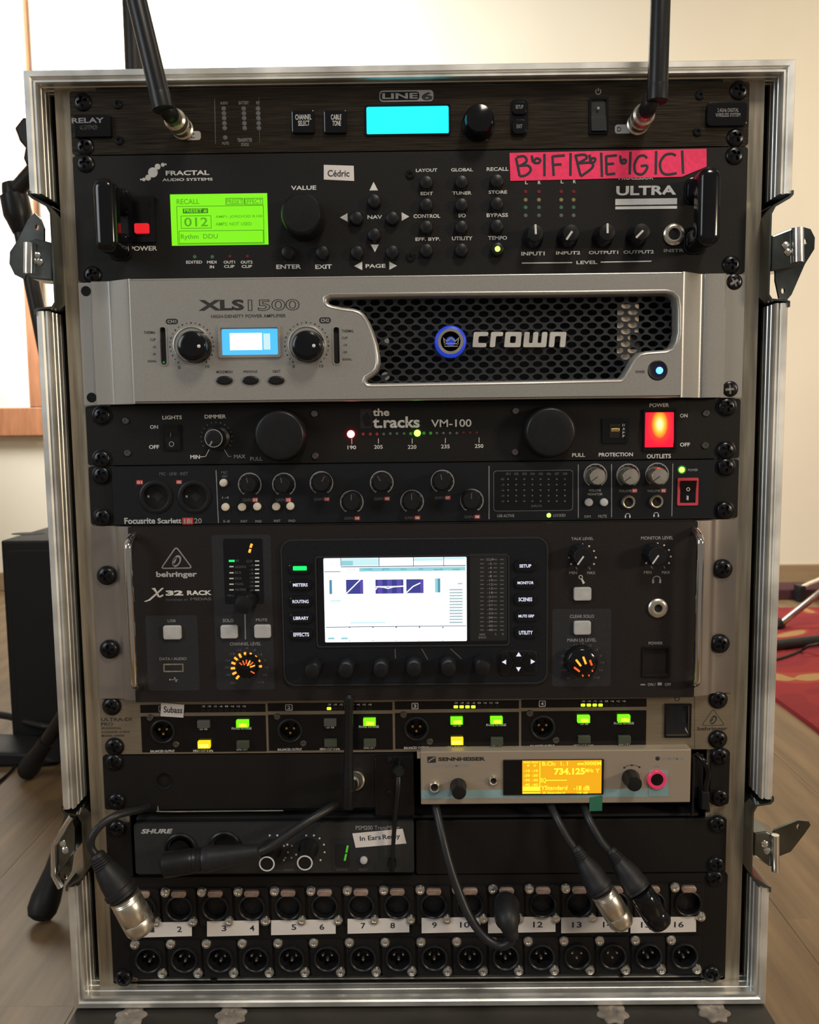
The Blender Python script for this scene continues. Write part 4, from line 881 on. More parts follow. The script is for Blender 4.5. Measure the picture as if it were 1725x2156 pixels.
jack(u, 1323, 1057, 14.5, YI, K['rail'], 'headphone_socket', .68); jack(u, 1382, 1056, 14.5, YI, K['rail'], 'headphone_socket', .68); headphones(u, 1322, 1086, 11, YI, K['white']); headphones(u, 1382, 1084, 11, YI, K['white'])
rk = rocker(u, 1426, 1006, 1470, 1064, YI, K['gloss'], -1, pm('rose_red_bezel', (.50, .04, .06), .45), 1.9, 1.2)
c = at(1449, 1030, YI - 2); mk('off_mark', strip_arc(c[0], c[2], .95, 1.4, 0, 360, YI - 2.6, 20), K['white'], rk); pbx(rk, 'on_mark', 1448, 1044, 1450, 1053, YI, YI - 3.4, K['white'])

# ================================================================= unit 6: rack mixer (3U)
z0, z1 = UZ(10), UZ(7); YX = -13
u = thing('rack_mixer', 'big dark grey digital mixer with bright colour screen, polished side bars and orange level rings', 'digital mixer', (0, 0, z0))
mk('rack_ear', box(-241.3, 241.3, -3, -.5, z0 + .4, z1 - .4), K['ear'], u); chassis(u, z0, z1)
xa = Q(277, 1280, YX)[0]; xb = Q(1466, 1280, YX)[0]
xprofile('side_cheek', sm([(-241.3, -3), (-236, -3.2), (-224, -4), (-219, -7), (xa - 1.5, -9)]) + [(xa, -11)], z0 + .5, z1 - .5, K['ear'], u, back=-2)
xprofile('side_cheek', [(xb, -11)] + sm([(xb + 1.5, -10.5), (xb + 4, -10), (220, -8), (225, -4.2), (233, -3.2), (241.3, -3)]), z0 + .5, z1 - .5, K['ear'], u, back=-2)
prec = (1355, 1366, 1407, 1420); aud = (345, 1398, 386, 1414)
mk('front_panel', plate(rpoly(xa, xb, z0 + .5, z1 - .5, 1), [rhole(*prec, YX, 1), rhole(*aud, YX, .8)], YX + 3, YX), K['brown'], u); mk('panel_side', box(xa, xb, YX + 3, -3, z0 + .8, z1 - .8), K['brown'], u)
rscrews(u, [(222, 1213), (228, 1369)], -5); rscrews(u, [(1525, 1199), (1519, 1357)], -5)
for pts in ([(272, 1140), (282, 1448)], [(1472, 1130), (1470, 1442)]):
    A = at(*pts[0], YX - 13); B = at(*pts[1], YX - 13); x = (A[0] + B[0]) / 2
    mk('side_bar', tube([(x, YX, A[2] + 3), (x, YX - 6, A[2] + 1.5), (x, YX - 12, A[2] - 2), (x, YX - 14, A[2] - 9), (x, YX - 14, (A[2] + B[2]) / 2), (x, YX - 14, B[2] + 9), (x, YX - 12, B[2] + 2), (x, YX - 6, B[2] - 1.5), (x, YX, B[2] - 3)], 2.9, 18, 5), K['chrome'], u, smooth=True, label='polished chrome side bar')
# triangle logo
def tri_logo(parent, ap, bl, br, y, mat, w=.9):
    A, B, C_ = [Q(*q, y) for q in (ap, bl, br)]
    cx = (A[0] + B[0] + C_[0]) / 3; cz = (A[1] + B[1] + C_[1]) / 3; s = 1.0
    def rc(P, r):
        out = []
        for i in range(3):
            p = Vector(P[i]); a = (Vector(P[i - 1]) - p).normalized(); b = (Vector(P[(i + 1) % 3]) - p).normalized()
            for t in range(5):
                k = t / 4; q = p + a * r * (1 - k) ** 2 + b * r * k ** 2; out.append((q.x, q.y))
        return out
    P = rc([B, C_, A], (C_[0] - B[0]) * .13)
    if area2(P) < 0: P.reverse()
    h = (A[1] - B[1])
    o = mk('logo_triangle', plate(P, [offset_poly(P, w)], y, y - .15), mat, parent)
    e = Vector((cx, cz))
    V, Fc = strip_arc(0, 0, h * .155, h * .235, -100, 120, 0, 26)
    V = [((v[0] * .82 + v[2] * .35), y - .15, v[2] * 1.1) for v in V]; V = [(cx + v[0], v[1], cz + v[2]) for v in V]
    V2, F2 = strip_arc(0, 0, h * .18, h * .21, 120, 260, 0, 16); V2 = [(cx + (v[0] * .82 + v[2] * .35), y - .15, cz + v[2] * 1.1) for v in V2]
    g3 = prism([(cx - h * .16, cz - h * .05), (cx - h * .06, cz + h * .08), (cx + h * .03, cz + h * .16), (cx - h * .02, cz + h * .02), (cx - h * .10, cz - h * .12)], y, y - .15)
    mk('logo_ear', join((V, Fc), (V2, F2), g3), mat, o)
tri_logo(u, (371, 1149), (337, 1198), (407, 1197), YX, K['grey']); T('behringer', 329, 1203, 415, 1218, YX, K['btn'], u, .03)
def XB(a, b): return Q(180 + a / 3.92, 1080 + b / 3.92, YX)
mk('logo_letter', join(prism([XB(*q) for q in ((545, 622), (575, 618), (598, 660), (612, 685), (640, 672), (645, 682), (620, 698), (598, 694), (578, 655), (562, 636))], YX, YX - .15), prism([XB(*q) for q in ((648, 620), (630, 618), (595, 650), (520, 715), (483, 730), (500, 733), (535, 722), (575, 688))], YX, YX - .16)), K['white'], u)
T('32', 349, 1243, 386, 1254, YX, K['white'], u, .05); T('RACK', 394, 1243, 446, 1253, YX, K['white'], u, .04); T('POWERED BY', 350, 1261, 397, 1265, YX, K['dim'], u); T('MIDAS', 401, 1258, 445, 1264, YX, K['dim'], u, .03)
flat(u, 'usb_zone', 309, 1296, 418, 1454, YX, K['slate'], 2); flat(u, 'channel_zone', 451, 1126, 574, 1452, YX, K['slate'], 2)
flat(u, 'talk_zone', 1163, 1282, 1287, 1445, YX, K['slate'], 2)
YP = YX - .1
pbx(u, 'usb_key', 343, 1318, 381, 1347, YP, YP - 2.4, K['btn'], 1.6, .7); T('USB', 353, 1304, 370, 1310, YP, K['grey'], u); T('DATA / AUDIO', 336, 1384, 393, 1390, YP, K['grey'], u)
a, b, c, d = pxb(*aud, YX); p = mk('data_port', box(a - 1, b + 1, YX + 8, YX + 3, c - 1, d + 1), K['pit'], u); mk('port_shell', plate(rpoly(a - .3, b + .3, c - .3, d + .3, .5), [rpoly(a + .7, b - .7, c + .7, d - .7, .2)], YX + 2, YX - .4), K['rail'], p); mk('port_tongue', box(a + 2, b - 2, YX + 3, YX + .5, (c + d) / 2 + .3, d - 1), K['zincl'], p)
pline([(357, 1431), (375, 1431)], .5, YP, K['grey'], u, 'usb_symbol'); discs(u, [(358, 1431), (368, 1428), (371, 1434)], 2.2, YP, K['grey'], 'usb_symbol')
pbx(u, 'channel_window', 472, 1134, 554, 1271, YP, YP - .3, K['gloss'], 1.6)
YWn = YP - .35
for q in ([(530.5, 1145), (527.5, 1153)], [(527.3, 1156), (525.0, 1163.5)]): pline(q, 1.7, YWn, K['e_or'], u, 'lit_digit')
flat(u, 'green_light', 482, 1179, 494, 1183, YWn, K['e_home'])
TM([('IN', 497, 1178, 503, 1183), ('AUX/FX', 495, 1191, 519, 1196), ('BUS', 495, 1203, 508, 1208), ('DCA', 495, 1215, 509, 1220), ('MAIN', 495, 1227, 512, 1232), ('MATRIX', 495, 1239, 519, 1244), ('CLIP', 519, 1179, 532, 1184)] + [(s, 525, 1188 + 8.7 * k, 534, 1192.5 + 8.7 * k) for k, s in enumerate(('-3', '-6', '-9', '-12', '-18', '-30', '-60'))] + [('MENU', 479, 1252, 493, 1256)], YWn, K['dim'], u)
gs = [pbox(483, yy - 1.3, 492, yy + 1.3, YWn, YWn - .1) for yy in (1193, 1206, 1218, 1230, 1242)] + [pbox(537, 1180 + 8.75 * k, 546, 1182.6 + 8.75 * k, YWn, YWn - .1) for k in range(8)]
mk('unlit_segments', join(*gs), K['white'], u)
knob(u, 513, 1273, 21, YP, 13, K['plas'], 'select_knob', 1.08, dome=1.5); pline([(516, 1293), (517, 1346)], .9, YP, K['grey'], u)
T('SOLO', 469, 1303, 492, 1310, YP, K['grey'], u, .02); T('MUTE', 539, 1302, 563, 1308, YP, K['grey'], u, .02); T('CHANNEL LEVEL', 484, 1352, 550, 1359, YP, K['grey'], u, .02)
for bx in ((464, 1317, 500, 1345), (535, 1316, 570, 1344), (1209, 1237, 1246, 1265), (1209, 1308, 1245, 1337)): pbx(u, 'key', *bx, YP, YP - 2.4, K['btn'], 1.6, .7)
c = at(519, 1405, YP)
for k in range(11):
    a = math.radians(228 - 22.4 * k); r0, r1 = 8.6, 11.6
    mk('ring_light', tube([(c[0] + r0 * math.cos(a), YP - .4, c[2] + r0 * math.sin(a)), (c[0] + r1 * math.cos(a), YP - .4, c[2] + r1 * math.sin(a))], .85, 8, 0, flat=.5), K['e_or'], u)
ko = knob(u, 518, 1408, 23, YP, 12, K['gloss'], 'level_knob', 1.05, dome=.5)
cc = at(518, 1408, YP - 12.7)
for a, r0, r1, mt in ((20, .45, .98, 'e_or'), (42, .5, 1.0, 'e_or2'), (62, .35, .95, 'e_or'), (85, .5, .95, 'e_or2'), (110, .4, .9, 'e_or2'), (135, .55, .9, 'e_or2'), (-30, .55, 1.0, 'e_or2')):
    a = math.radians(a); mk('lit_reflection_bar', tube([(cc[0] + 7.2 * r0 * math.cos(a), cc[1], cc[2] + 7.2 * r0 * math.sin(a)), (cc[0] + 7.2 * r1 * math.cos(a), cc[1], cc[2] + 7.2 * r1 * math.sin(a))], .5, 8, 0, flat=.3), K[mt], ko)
def lvl_scale(cx, cy, items):
    TM([(s, cx + r * math.cos(math.radians(a)) - len(s) * 2.1, cy - r * math.sin(math.radians(a)) - 2.5, cx + r * math.cos(math.radians(a)) + len(s) * 2.1, cy - r * math.sin(math.radians(a)) + 2.5) for s, a, r in items], YP, K['dim'], u, .02)
sc = [('-50', 228, 44), ('-40', 202, 42), ('-30', 180, 42), ('-24', 160, 42), ('-18', 137, 42), ('-12', 114, 40), ('-9', 90, 40), ('-6', 66, 40), ('-3', 43, 40), ('0', 20, 42), ('+3', 0, 42), ('+6', -22, 42), ('+10', -46, 44)]
lvl_scale(519, 1405, sc); lvl_scale(1226, 1395, sc)
# centre module with the screen
a, b, c, d = pxb(596, 1135, 1152, 1440, YX - 2); mk('screen_module', prism(rpoly(a, b, c, d, 8), YX, YX - 2, .8), K['navy'], u, smooth=True); YM = YX - 2
mk('module_rim', plate(rpoly(a - .7, b + .7, c - .7, d + .7, 8.6), [rpoly(a + .5, b - .5, c + .5, d - .5, 7.6)], YX, YM - .3), K['slate'], u)
frame(u, 'screen_bezel', 665, 1169, 1073, 1361, 1.1, YM, K['slate'], 2.5, 1.0); pbx(u, 'screen_glass', 670, 1171, 1070, 1357, YM, YM - .4, K['gloss'], .8)
YS = YM - .5
s_ = pbx(u, 'screen', 683, 1174, 983, 1351, YM, YS, K['e_screen'], .8)
def SK(x0, y0, x1, y1, mt, dy=.05, nm='screen_field'): return mk(nm, pbox(580 + x0 / 2.974, 1080 + y0 / 2.974, 580 + x1 / 2.974, 1080 + y1 / 2.974, YS, YS - dy), K[mt], s_)
SK(413, 284, 648, 330, 's_teal2'); SK(413, 300, 486, 330, 's_teal', .07); SK(865, 280, 1050, 300, 's_teal2'); SK(1055, 278, 1190, 290, 's_teal2')
SK(525, 340, 1190, 364, 's_teal')
for x in (408, 648, 862, 1052): SK(x, 276, x + 4, 332, 's_line', .09, 'screen_line')
SK(306, 366, 408, 370, 's_line', .09, 'screen_line'); SK(410, 331, 1192, 336, 's_line', .09, 'screen_line'); SK(316, 709, 1196, 713, 's_line', .09, 'screen_line')
for x in (465, 611, 757, 903, 1049): SK(x - 4, 712, x + 4, 719, 's_line', .09, 'screen_line'); SK(x - 2, 796, x + 2, 802, 's_line', .09, 'screen_line')
TM([(t, 580 + x / 2.974, 1196.5, 580 + (x + w) / 2.974, 1200.5) for t, x, w in (('config', 548, 60), ('gate', 668, 45), ('dyn', 785, 34), ('eq', 900, 22), ('sends', 992, 58), ('main', 1110, 48))] + [('home', 732, 1197, 748, 1200)], YS - .08, K['s_dteal'], s_)
SK(443, 418, 530, 507, 's_navy'); SK(530, 418, 550, 507, 's_vio'); SK(627, 417, 802, 505, 's_navy'); SK(820, 415, 908, 502, 's_navy'); SK(908, 415, 928, 502, 's_vio')
for x in (640, 700, 760): SK(x, 418, x + 30, 504, 's_vio', .07)
gs = []
for x0, x1, y0, y1 in ((443, 530, 418, 507), (820, 908, 415, 502)):
    for k in range(1, 6): gs += [pbox(580 + (x0 + (x1 - x0) * k / 6) / 2.974, 1080 + y0 / 2.974, 580.5 + (x0 + (x1 - x0) * k / 6) / 2.974, 1080 + y1 / 2.974, YS, YS - .08), pbox(580 + x0 / 2.974, 1080 + (y0 + (y1 - y0) * k / 6) / 2.974, 580 + x1 / 2.974, 1080.5 + (y0 + (y1 - y0) * k / 6) / 2.974, YS, YS - .08)]
mk('screen_grid', join(*gs), K['s_vio'], s_)
def sp(q, w=.45): return tube([(Q(580 + a / 2.974, 1080 + b / 2.974, YS)[0], YS - .12, Q(580 + a / 2.974, 1080 + b / 2.974, YS)[1]) for a, b in q], w, 6, 0, flat=.2)
mk('screen_curve', join(sp([(445, 504), (532, 418)]), sp([(628, 480), (640, 462), (680, 465), (705, 472), (740, 462), (802, 458)]), sp([(628, 461), (802, 459)], .3), sp([(822, 498), (862, 460), (908, 438)])), K['e_white'], s_)
SK(338, 420, 355, 508, 's_dteal'); SK(1000, 410, 1033, 498, 's_teal'); SK(1018, 410, 1033, 498, 's_dteal', .07)
mk('screen_meter_bars', join(*[pbox(580 + 1090 / 2.974, 1080 + (476 + 18.6 * k) / 2.974, 580 + 1173 / 2.974, 1080 + (485 + 18.6 * k) / 2.974, YS, YS - .08) for k in range(12)]), K['s_grey'], s_); SK(1142, 438, 1172, 446, 's_grey')
SK(330, 780, 370, 792, 's_teal'); SK(412, 780, 453, 791, 's_teal'); SK(355, 320, 358, 326, 's_line')
SK(345, 545, 410, 556, 's_teal2', .04); SK(470, 683, 690, 692, 's_teal2', .04)
for i, (t, x0, y0, x1, y1) in enumerate((('HOME', 620, 1194, 642, 1200), ('METERS', 617, 1228, 648, 1235), ('ROUTING', 616, 1263, 650, 1270), ('LIBRARY', 618, 1298, 650, 1305), ('EFFECTS', 618, 1332, 651, 1340), ('SETUP', 1094, 1188, 1119, 1195), ('MONITOR', 1090, 1224, 1124, 1230), ('SCENES', 1092, 1258, 1121, 1266), ('MUTE GRP', 1092, 1294, 1125, 1300), ('UTILITY', 1093, 1328, 1122, 1336))):
    cx = (x0 + x1) / 2; cy = (y0 + y1) / 2; p = pbx(u, 'menu_key', cx - 24, cy - 12, cx + 24, cy + 12, YM, YM - 2, K['gloss'], 3.5, .8)
    if i == 0: pbx(p, 'lit_legend', 617, 1192, 646, 1201, YM - 2, YM - 2.2, K['e_home'], .6)
    T(t, x0, y0, x1, y1, YM - 2.1, K['e_home'] if i == 0 else K['e_wtxt'], p, .025)
pbx(u, 'meter_window', 990, 1165, 1068, 1349, YM - .4, YM - .6, K['pit'], .5)
lab = ['CLIP', '-2', '-4', '-6', '-8', '-10', '-12', '-15', '-18', '-21', '-24', '-27', '-30', '-33', '-36', '-39', '-42', '-45']
TM([(t, 1032 - len(t) * 2, 1175.8 + k * 8.72, 1032 + len(t) * 2, 1180.2 + k * 8.72) for k, t in enumerate(lab)] + [('M/C', 1010, 1334, 1022, 1338), ('SOLO', 1008, 1340, 1024, 1344), ('L', 1043, 1333, 1046, 1337), ('R', 1058, 1333, 1061, 1337)], YM - .7, K['grey'], u)
mk('meter_segments', join(*[pbox(x, 1177 + 8.72 * k, x + 8, 1179.4 + 8.72 * k, YM - .6, YM - .7) for k in range(18) for x in (1011, 1039, 1053)]), K['dim'], u)
for a, b in ((657, 1413), (728, 1412), (802, 1411), (872, 1409), (945, 1408), (1017, 1406)): knob(u, a, b, 17.5, YM, 15, K['plas'], 'encoder', 1.1, dome=1.6)
for q in ([(832, 1366), (833, 1386)], [(888, 1366), (901, 1389)], [(949, 1366), (972, 1387)]): pline(q, .7, YM, K['dim'], u)
a, b, c, d = pxb(1049, 1369, 1131, 1421, YM); mk('arrow_pad', prism(rpoly(a, b, c, d, 4), YM, YM - 1, .5), K['plas'], u, smooth=True)
a, b, c, d = pxb(1050, 1370, 1130, 1420, YM - 1); w_, h_ = b - a, d - c; mx_, mz_ = (a + b) / 2, (c + d) / 2
for P in ([(a + 1, c + 2), (a + w_ * .24, c + 2), (a + w_ * .40, mz_), (a + w_ * .24, d - 2), (a + 1, d - 2)], [(b - 1, c + 2), (b - 1, d - 2), (b - w_ * .24, d - 2), (b - w_ * .40, mz_), (b - w_ * .24, c + 2)], [(a + w_ * .29, d - .8), (mx_ - w_ * .08, mz_ + .5), (mx_ + w_ * .08, mz_ + .5), (b - w_ * .29, d - .8)], [(a + w_ * .29, c + .8), (b - w_ * .29, c + .8), (mx_ + w_ * .08, mz_ - .5), (mx_ - w_ * .08, mz_ - .5)]):
    mk('arrow_key', prism(P, YM - .8, YM - 2, .5), K['gloss'], u)
for q in ((1087, 1373, 1098, 1382, 'u'), (1087, 1405, 1097, 1414, 'd'), (1057, 1389, 1066, 1399, 'l'), (1118, 1388, 1127, 1398, 'r')): tri(u, *q, YM - 2.2, K['e_wtxt'])
T('TALK LEVEL', 1203, 1131, 1250, 1137, YX, K['grey'], u, .02); T('MONITOR LEVEL', 1350, 1129, 1418, 1136, YX, K['grey'], u, .02)
for cx, cy in ((1226, 1172), (1384, 1170)):
    discs(u, [(cx + 1 + 27.5 * math.cos(math.radians(a)), cy + 2 - 27.5 * math.sin(math.radians(a))) for a in (-30, 0, 30, 60, 90, 120, 150, 180, 210)], 2.2, YX, K['white'], 'dial_scale')
    knob(u, cx + 2, cy + 1, 21, YX, 14, K['plas'], 'level_knob', 1.12, (235, -.1, .95, .6), K['white'], ribs=12)
    pline([(cx - 13, cy + 22), (cx - 10, cy + 27)][::-1], .5, YX, K['grey'], u); pline([(cx + 14, cy + 22), (cx + 17, cy + 27)], .5, YX, K['grey'], u)
TM([('MIN', 1199, 1203, 1215, 1209), ('MAX', 1237, 1203, 1254, 1209), ('MIN', 1356, 1202, 1372, 1208), ('MAX', 1394, 1202, 1411, 1208), ('CLEAR SOLO', 1200, 1294, 1251, 1301), ('MAIN LR LEVEL', 1195, 1344, 1256, 1351), ('POWER', 1366, 1351, 1396, 1357), ('ON /', 1364, 1438, 1381, 1444), ('OFF', 1400, 1438, 1413, 1444)], YX, K['grey'], u, .02)
c = at(1223, 1215, YX); mk('microphone_symbol', join(strip_arc(c[0], c[2], 1.0, 1.6, 0, 360, YX - .1, 16), prism([Q(1223, 1219, YX), Q(1226, 1217, YX), Q(1232, 1227, YX), Q(1228, 1230, YX)], YX, YX - .12)), K['white'], u)
headphones(u, 1383, 1221, 18, YX, K['grey'])
flat(u, 'on_symbol', 1349, 1440, 1359, 1443, YX, K['grey']); flat(u, 'off_symbol', 1385, 1437, 1394, 1443, YX, K['grey'])
jack(u, 1385, 1280, 21, YX, K['nickel'], 'headphone_socket', .42)
ko = knob(u, 1226, 1397, 34, YP, 8, K['gloss'], 'main_level_knob', 1.05, dome=1.5)
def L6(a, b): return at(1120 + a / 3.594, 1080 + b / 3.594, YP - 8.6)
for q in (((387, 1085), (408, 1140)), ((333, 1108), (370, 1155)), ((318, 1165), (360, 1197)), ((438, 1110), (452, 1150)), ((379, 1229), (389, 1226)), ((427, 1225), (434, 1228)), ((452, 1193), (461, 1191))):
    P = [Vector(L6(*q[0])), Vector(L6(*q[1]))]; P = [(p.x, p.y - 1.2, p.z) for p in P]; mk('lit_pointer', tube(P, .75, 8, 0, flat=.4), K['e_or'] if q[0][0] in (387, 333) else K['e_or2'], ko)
frame(u, 'power_bezel', 1351, 1361, 1411, 1426, 1.0, YX, K['gloss'], 1.2, .8); a, b, c, d = pxb(*prec, YX); mk('power_key', box(a + .3, b - .3, YX + 9, YX + 3.2, c + .3, d - .3), K['plas'], u)

# ================================================================= unit 7: DI box (1U)
Y = -2; z0, z1 = UZ(11), UZ(10)
u = thing('di_box', 'brushed champagne-coloured four-channel DI box with lit green and yellow keys', 'DI box', (0, 0, z0))
secs = [(296, 561), (564, 828), (831, 1094), (1097, 1362)]
xc = [(343, 1540), (611, 1538), (877, 1534), (1143, 1531)]
sheet(u, z0, z1, Y, K['champ'], holes=[hole(a, b, 23, Y) for a, b in xc] + [rhole(1403, 1486, 1450, 1545, Y)]); chassis(u, z0, z1)
rscrews(u, [(233, 1489), (239, 1575), (1515, 1475), (1514, 1559)], Y)
colA = (428, 695, 962, 1230); colB = (510, 778, 1046, 1315)
lit = [(None, 'y', 'g', None), (None, None, 'g', None), ('g', 'y', 'g', None), ('g', None, 'g', None)]
for i, (x0, x1) in enumerate(secs):
    dy = -3.6 * i
    a, b, _, _ = pxb(x0 + 1, 1500, x1 - 1, 1540, Y); t1 = Q(x0, 1484 + dy, Y)[1]; t0 = Q(x0, 1501 + dy, Y)[1]; s1 = Q(x0, 1508.5 + dy, Y)[1]; s0 = Q(x0, 1584 + dy, Y)[1]
    mk('channel_strip', prism(rpoly(a, b, t0, t1, .4), Y, Y - .25), K['gloss'], u)
    mk('channel_panel', plate(rpoly(a, b, s0, s1, .4), [hole(*xc[i], 23, Y)], Y, Y - .25), K['pit'] if 0 else K['gloss'], u); y_ = Y - .3
    o = xlr_male(u, xc[i][0], xc[i][1], 7.9, y_)
    allen(u, [(xc[i][0] + 28, xc[i][1] + 27), (xc[i][0] - 27, xc[i][1] - 29)], y_, ME_ALLENS)
    cx = (x0 + x1) / 2
    TM([('BALANCED OUTPUT', xc[i][0] - 26, 1579 + dy, xc[i][0] + 25, 1584 + dy), ('HIGH CUT 8 kHz', colA[i] - 21, 1578 + dy, colA[i] + 21, 1583 + dy), ('-20 dB', colA[i] - 9, 1532 + dy, colA[i] + 9, 1537 + dy), ('PHASE REVERSE', colB[i] - 22, 1531 + dy, colB[i] + 20, 1536 + dy), ('GND LIFT', colB[i] - 12, 1575 + dy, colB[i] + 12, 1580 + dy)], y_, K['white'], u)
    T('OUTPUT LEVEL (dB)', 444 + (x0 - 296) * 1.0, 1473 + dy, 494 + (x0 - 296) * 1.0, 1478 + dy, Y, K['dkp'], u)
    mx0 = (428, 693, 960, 1228)[i]
    TM([(t, mx0 - 3 + 12.2 * k, 1485.0 + dy, mx0 + 4 + 12.2 * k, 1489 + dy) for k, t in enumerate(('-24', '-18', '-12', '-6', '0', '+6', '+12', '+18'))], y_, K['white'], u)
    nl = (0, 1, 4, 4)[i]
    for k in range(8):
        cq = (mx0 + 12.3 * k, 1495.5 + dy)
        pbx(u, 'meter_light', cq[0] - 4.6, cq[1] - 3, cq[0] + 4.6, cq[1] + 3, y_, y_ - .2, K['e_lgr2'] if k < nl else K['plas'], .6)
    if i:
        bx = [(0, 0, 0, 0), (601, 1483, 616, 1496), (867, 1480, 881, 1493), (1135, 1475, 1149, 1488)][i]
        frame(u, 'number_box', *bx, .5, y_, K['white'], .6, .1); T(str(i + 1), bx[0] + 4, bx[1] + 3, bx[2] - 4, bx[3] - 3, y_, K['white'], u, .02)
    else: frame(u, 'number_box', 334, 1486, 348, 1499, .5, y_, K['grey'], .6, .1)
    for cx_, yy, st in ((colA[i], 1526 + dy, lit[i][0]), (colA[i] + 1, 1569 + dy, lit[i][1]), (colB[i], 1525 + dy, lit[i][2]), (colB[i] + 1, 1569 + dy, lit[i][3])):
        mt = {'g': 'e_lgrn', 'y': 'e_lyel', None: 'offk' if yy > 1545 else 'offg'}[st]
        p = pbx(u, 'key', cx_ - 13, yy - 7.5, cx_ + 13, yy + 7.5, y_, y_ - 3.4, K[mt], .4, .3, label={'g': 'key lit green', 'y': 'key lit yellow', None: None}[st])
        if st: pbx(p, 'lit_window', cx_ - 11 + (4 if st == 'g' else 0), yy - 2, cx_ + 10, yy + 5.5, y_ - 3.4, y_ - 3.5, K['e_lgr2' if st == 'g' else 'e_lye2'], .3)
T('ULTRA-DI', 213, 1511, 277, 1518, Y, K['dkp'], u); T('PRO', 213, 1521, 238, 1528, Y, K['dkp'], u)
TM([('PROFESSIONAL', 214, 1531, 256, 1535), ('4-CHANNEL DI-BOX', 214, 1539, 274, 1543), ('MODEL DI4000', 214, 1547, 262, 1551)], Y, K['dkp'], u)
power_sign(u, 1426, 1471, 6, Y, K['dkp']); frame(u, 'switch_bezel', 1399, 1481, 1455, 1552, 1.3, Y, K['gloss'], .6, 1.4); a, b, c, d = pxb(1403, 1486, 1450, 1545, Y); p = mk('power_rocker', ([(a, Y + 8, c), (b, Y + 8, c), (b, Y + 8, d), (a, Y + 8, d), (a, Y + 5, c), (b, Y + 5, c), (a, Y + 2, d), (b, Y + 2, d), (a, Y - 1.2, c), (b, Y - 1.2, c), (a + 1.5, Y - .6, c + 3.3), (b - 2.5, Y - .6, c + 3.3)], [(10, 11, 7, 6), (8, 9, 11, 10), (0, 1, 9, 8), (0, 8, 10, 6, 3), (1, 2, 7, 11, 9), (6, 7, 2, 3), (0, 3, 2, 1)]), K['plas'], u)
pline([(1463, 1463), (1463, 1576)], .3, Y, K['dkp'], u, 'panel_joint'); tri_logo(u, (1502, 1492), (1477, 1528), (1527, 1527), Y, K['dkp'], .35); T('behringer', 1469, 1530, 1532, 1540, Y, K['dkp'], u, .02)
sticker('channel_sticker', 'small white sticker reading Subass on the champagne-coloured DI box', [(339, 1479), (388, 1484), (386, 1511), (338, 1508)], [('Subass', 345, 1488, 384, 1501)], Y - .5, tilt=-.06)
tape_m = pm('clear_tape', (.5, .5, .5), .25, alpha=.10)

# ================================================================= unit 8: rack tray with transmitter and blank half
z0, z1 = UZ(12) + 10, UZ(11)
u = thing('rack_tray', 'black rack adapter plate with a round hole, left of the pale transmitter', 'rack adapter', (0, 0, z0))
x8 = Q(872, 1640, Y)[0]
mk('front_panel', plate(rpoly(-241.3, x8, z0 + .6, z1 - .6, 2), [hole(346, 1643, 16, Y)], Y + 2.5, Y), K['black'], u)
mk('hole_rim', lathe([(6.8, 0), (6.5, .7), (5.9, .5), (5.7, -2)], 32, at(346, 1643, Y)), K['plas'], u, smooth=True)
mk('tray', box(-218, 218, 0, 230, z0 - 9.0, z0 - 7), K['pit'], u); mk('back_block', box(-218, x8 - 3, 8, 215, z0 - 6, z1 - 1.5), K['pit'], u)
# slotted lower lip
a = Q(332, 1690, Y)[0]; b = Q(596, 1690, Y)[0]; zz = Q(460, 1708, Y)[1]
mk('slot_lip', tube([(a, Y + .5, zz + 5), (a + .3, Y, zz + 1.5), (a + 3, Y, zz), ((a + b) / 2, Y, zz), (b, Y, zz)], .5, 8, 3), K['zincl'], u)
xr = Q(1497, 1640, Y)[0]
mk('right_ear', prism(rpoly(xr, 240.5, z0 + .6, z1 - .6, 2.4), Y + 2.5, Y), K['black'], u)
rscrews(u, [(238, 1607), (243, 1690), (1518, 1595), (1518, 1682)], Y)
a, b = Q(1458, 1600, -8)[0], Q(1492, 1600, -2)[0]; c = Q(1480, 1714, -6)[1]
mk('bracket', xprofile_g if 0 else join(box(a, a + 1.6, -10, 40, c, z1 - 3, .4), box(a, a + 10, -3.6, -2, c + 12, z1 - 3, .3), box(a + 6, a + 12, -14, -3, z0 + 2, z0 + 16, 1)), K['plas'], u)
mk('bracket_tab', tube([at(1466, 1588, -6), at(1484, 1604, -12), at(1492, 1630, -13), at(1487, 1660, -12), at(1490, 1708, -9)], 2.0, 10, 5, flat=.8), K['gloss'], u, smooth=True)
# strap plate right of the antenna socket
a, b, c, d = pxb(790, 1592, 872, 1718, Y - 2); mk('socket_plate', prism(rpoly(a, b, c, d, 2), Y, Y - 2.4, .6), K['gloss'], u)
for yy in (1600, 1668): disc(u, 820, yy + 0, 8, Y - 2.4, K['screw'], 'plate_screw', 1.6)
# short antenna on a front socket
t = thing('short_antenna', 'short thin black antenna standing in front of the DI box', 'antenna', at(748, 1643, Y))
mk('connector', axlathe(at(748, 1643, Y), at(742, 1648, Y - 28), [(0, 7.4), (2, 7.4), (3, 6.2), (8, 6.6), (9, 5.9), (10, 6.6), (19, 6.4), (22, 5), (26, 4.6)], 24), K['nickel'], t, smooth=True)
p0, p1 = at(733, 1702, Y - 34), at(735, 1462, Y - 30); L = (Vector(p1) - Vector(p0)).length
mk('rod', axlathe(p0, p1, [(0, 3.6), (1, 4.1), (24, 4.0), (30, 3.5), (L - 10, 3.0), (L - 7, 3.8), (L - 2, 3.8), (L, 2.0)], 20), K['plas'], t, smooth=True)
mk('elbow', tube([at(744, 1648, Y - 22), at(738, 1655, Y - 30), at(734, 1668, Y - 34)], [4.4, 4.2, 3.9], 14, 4), K['plas'], t, smooth=True)
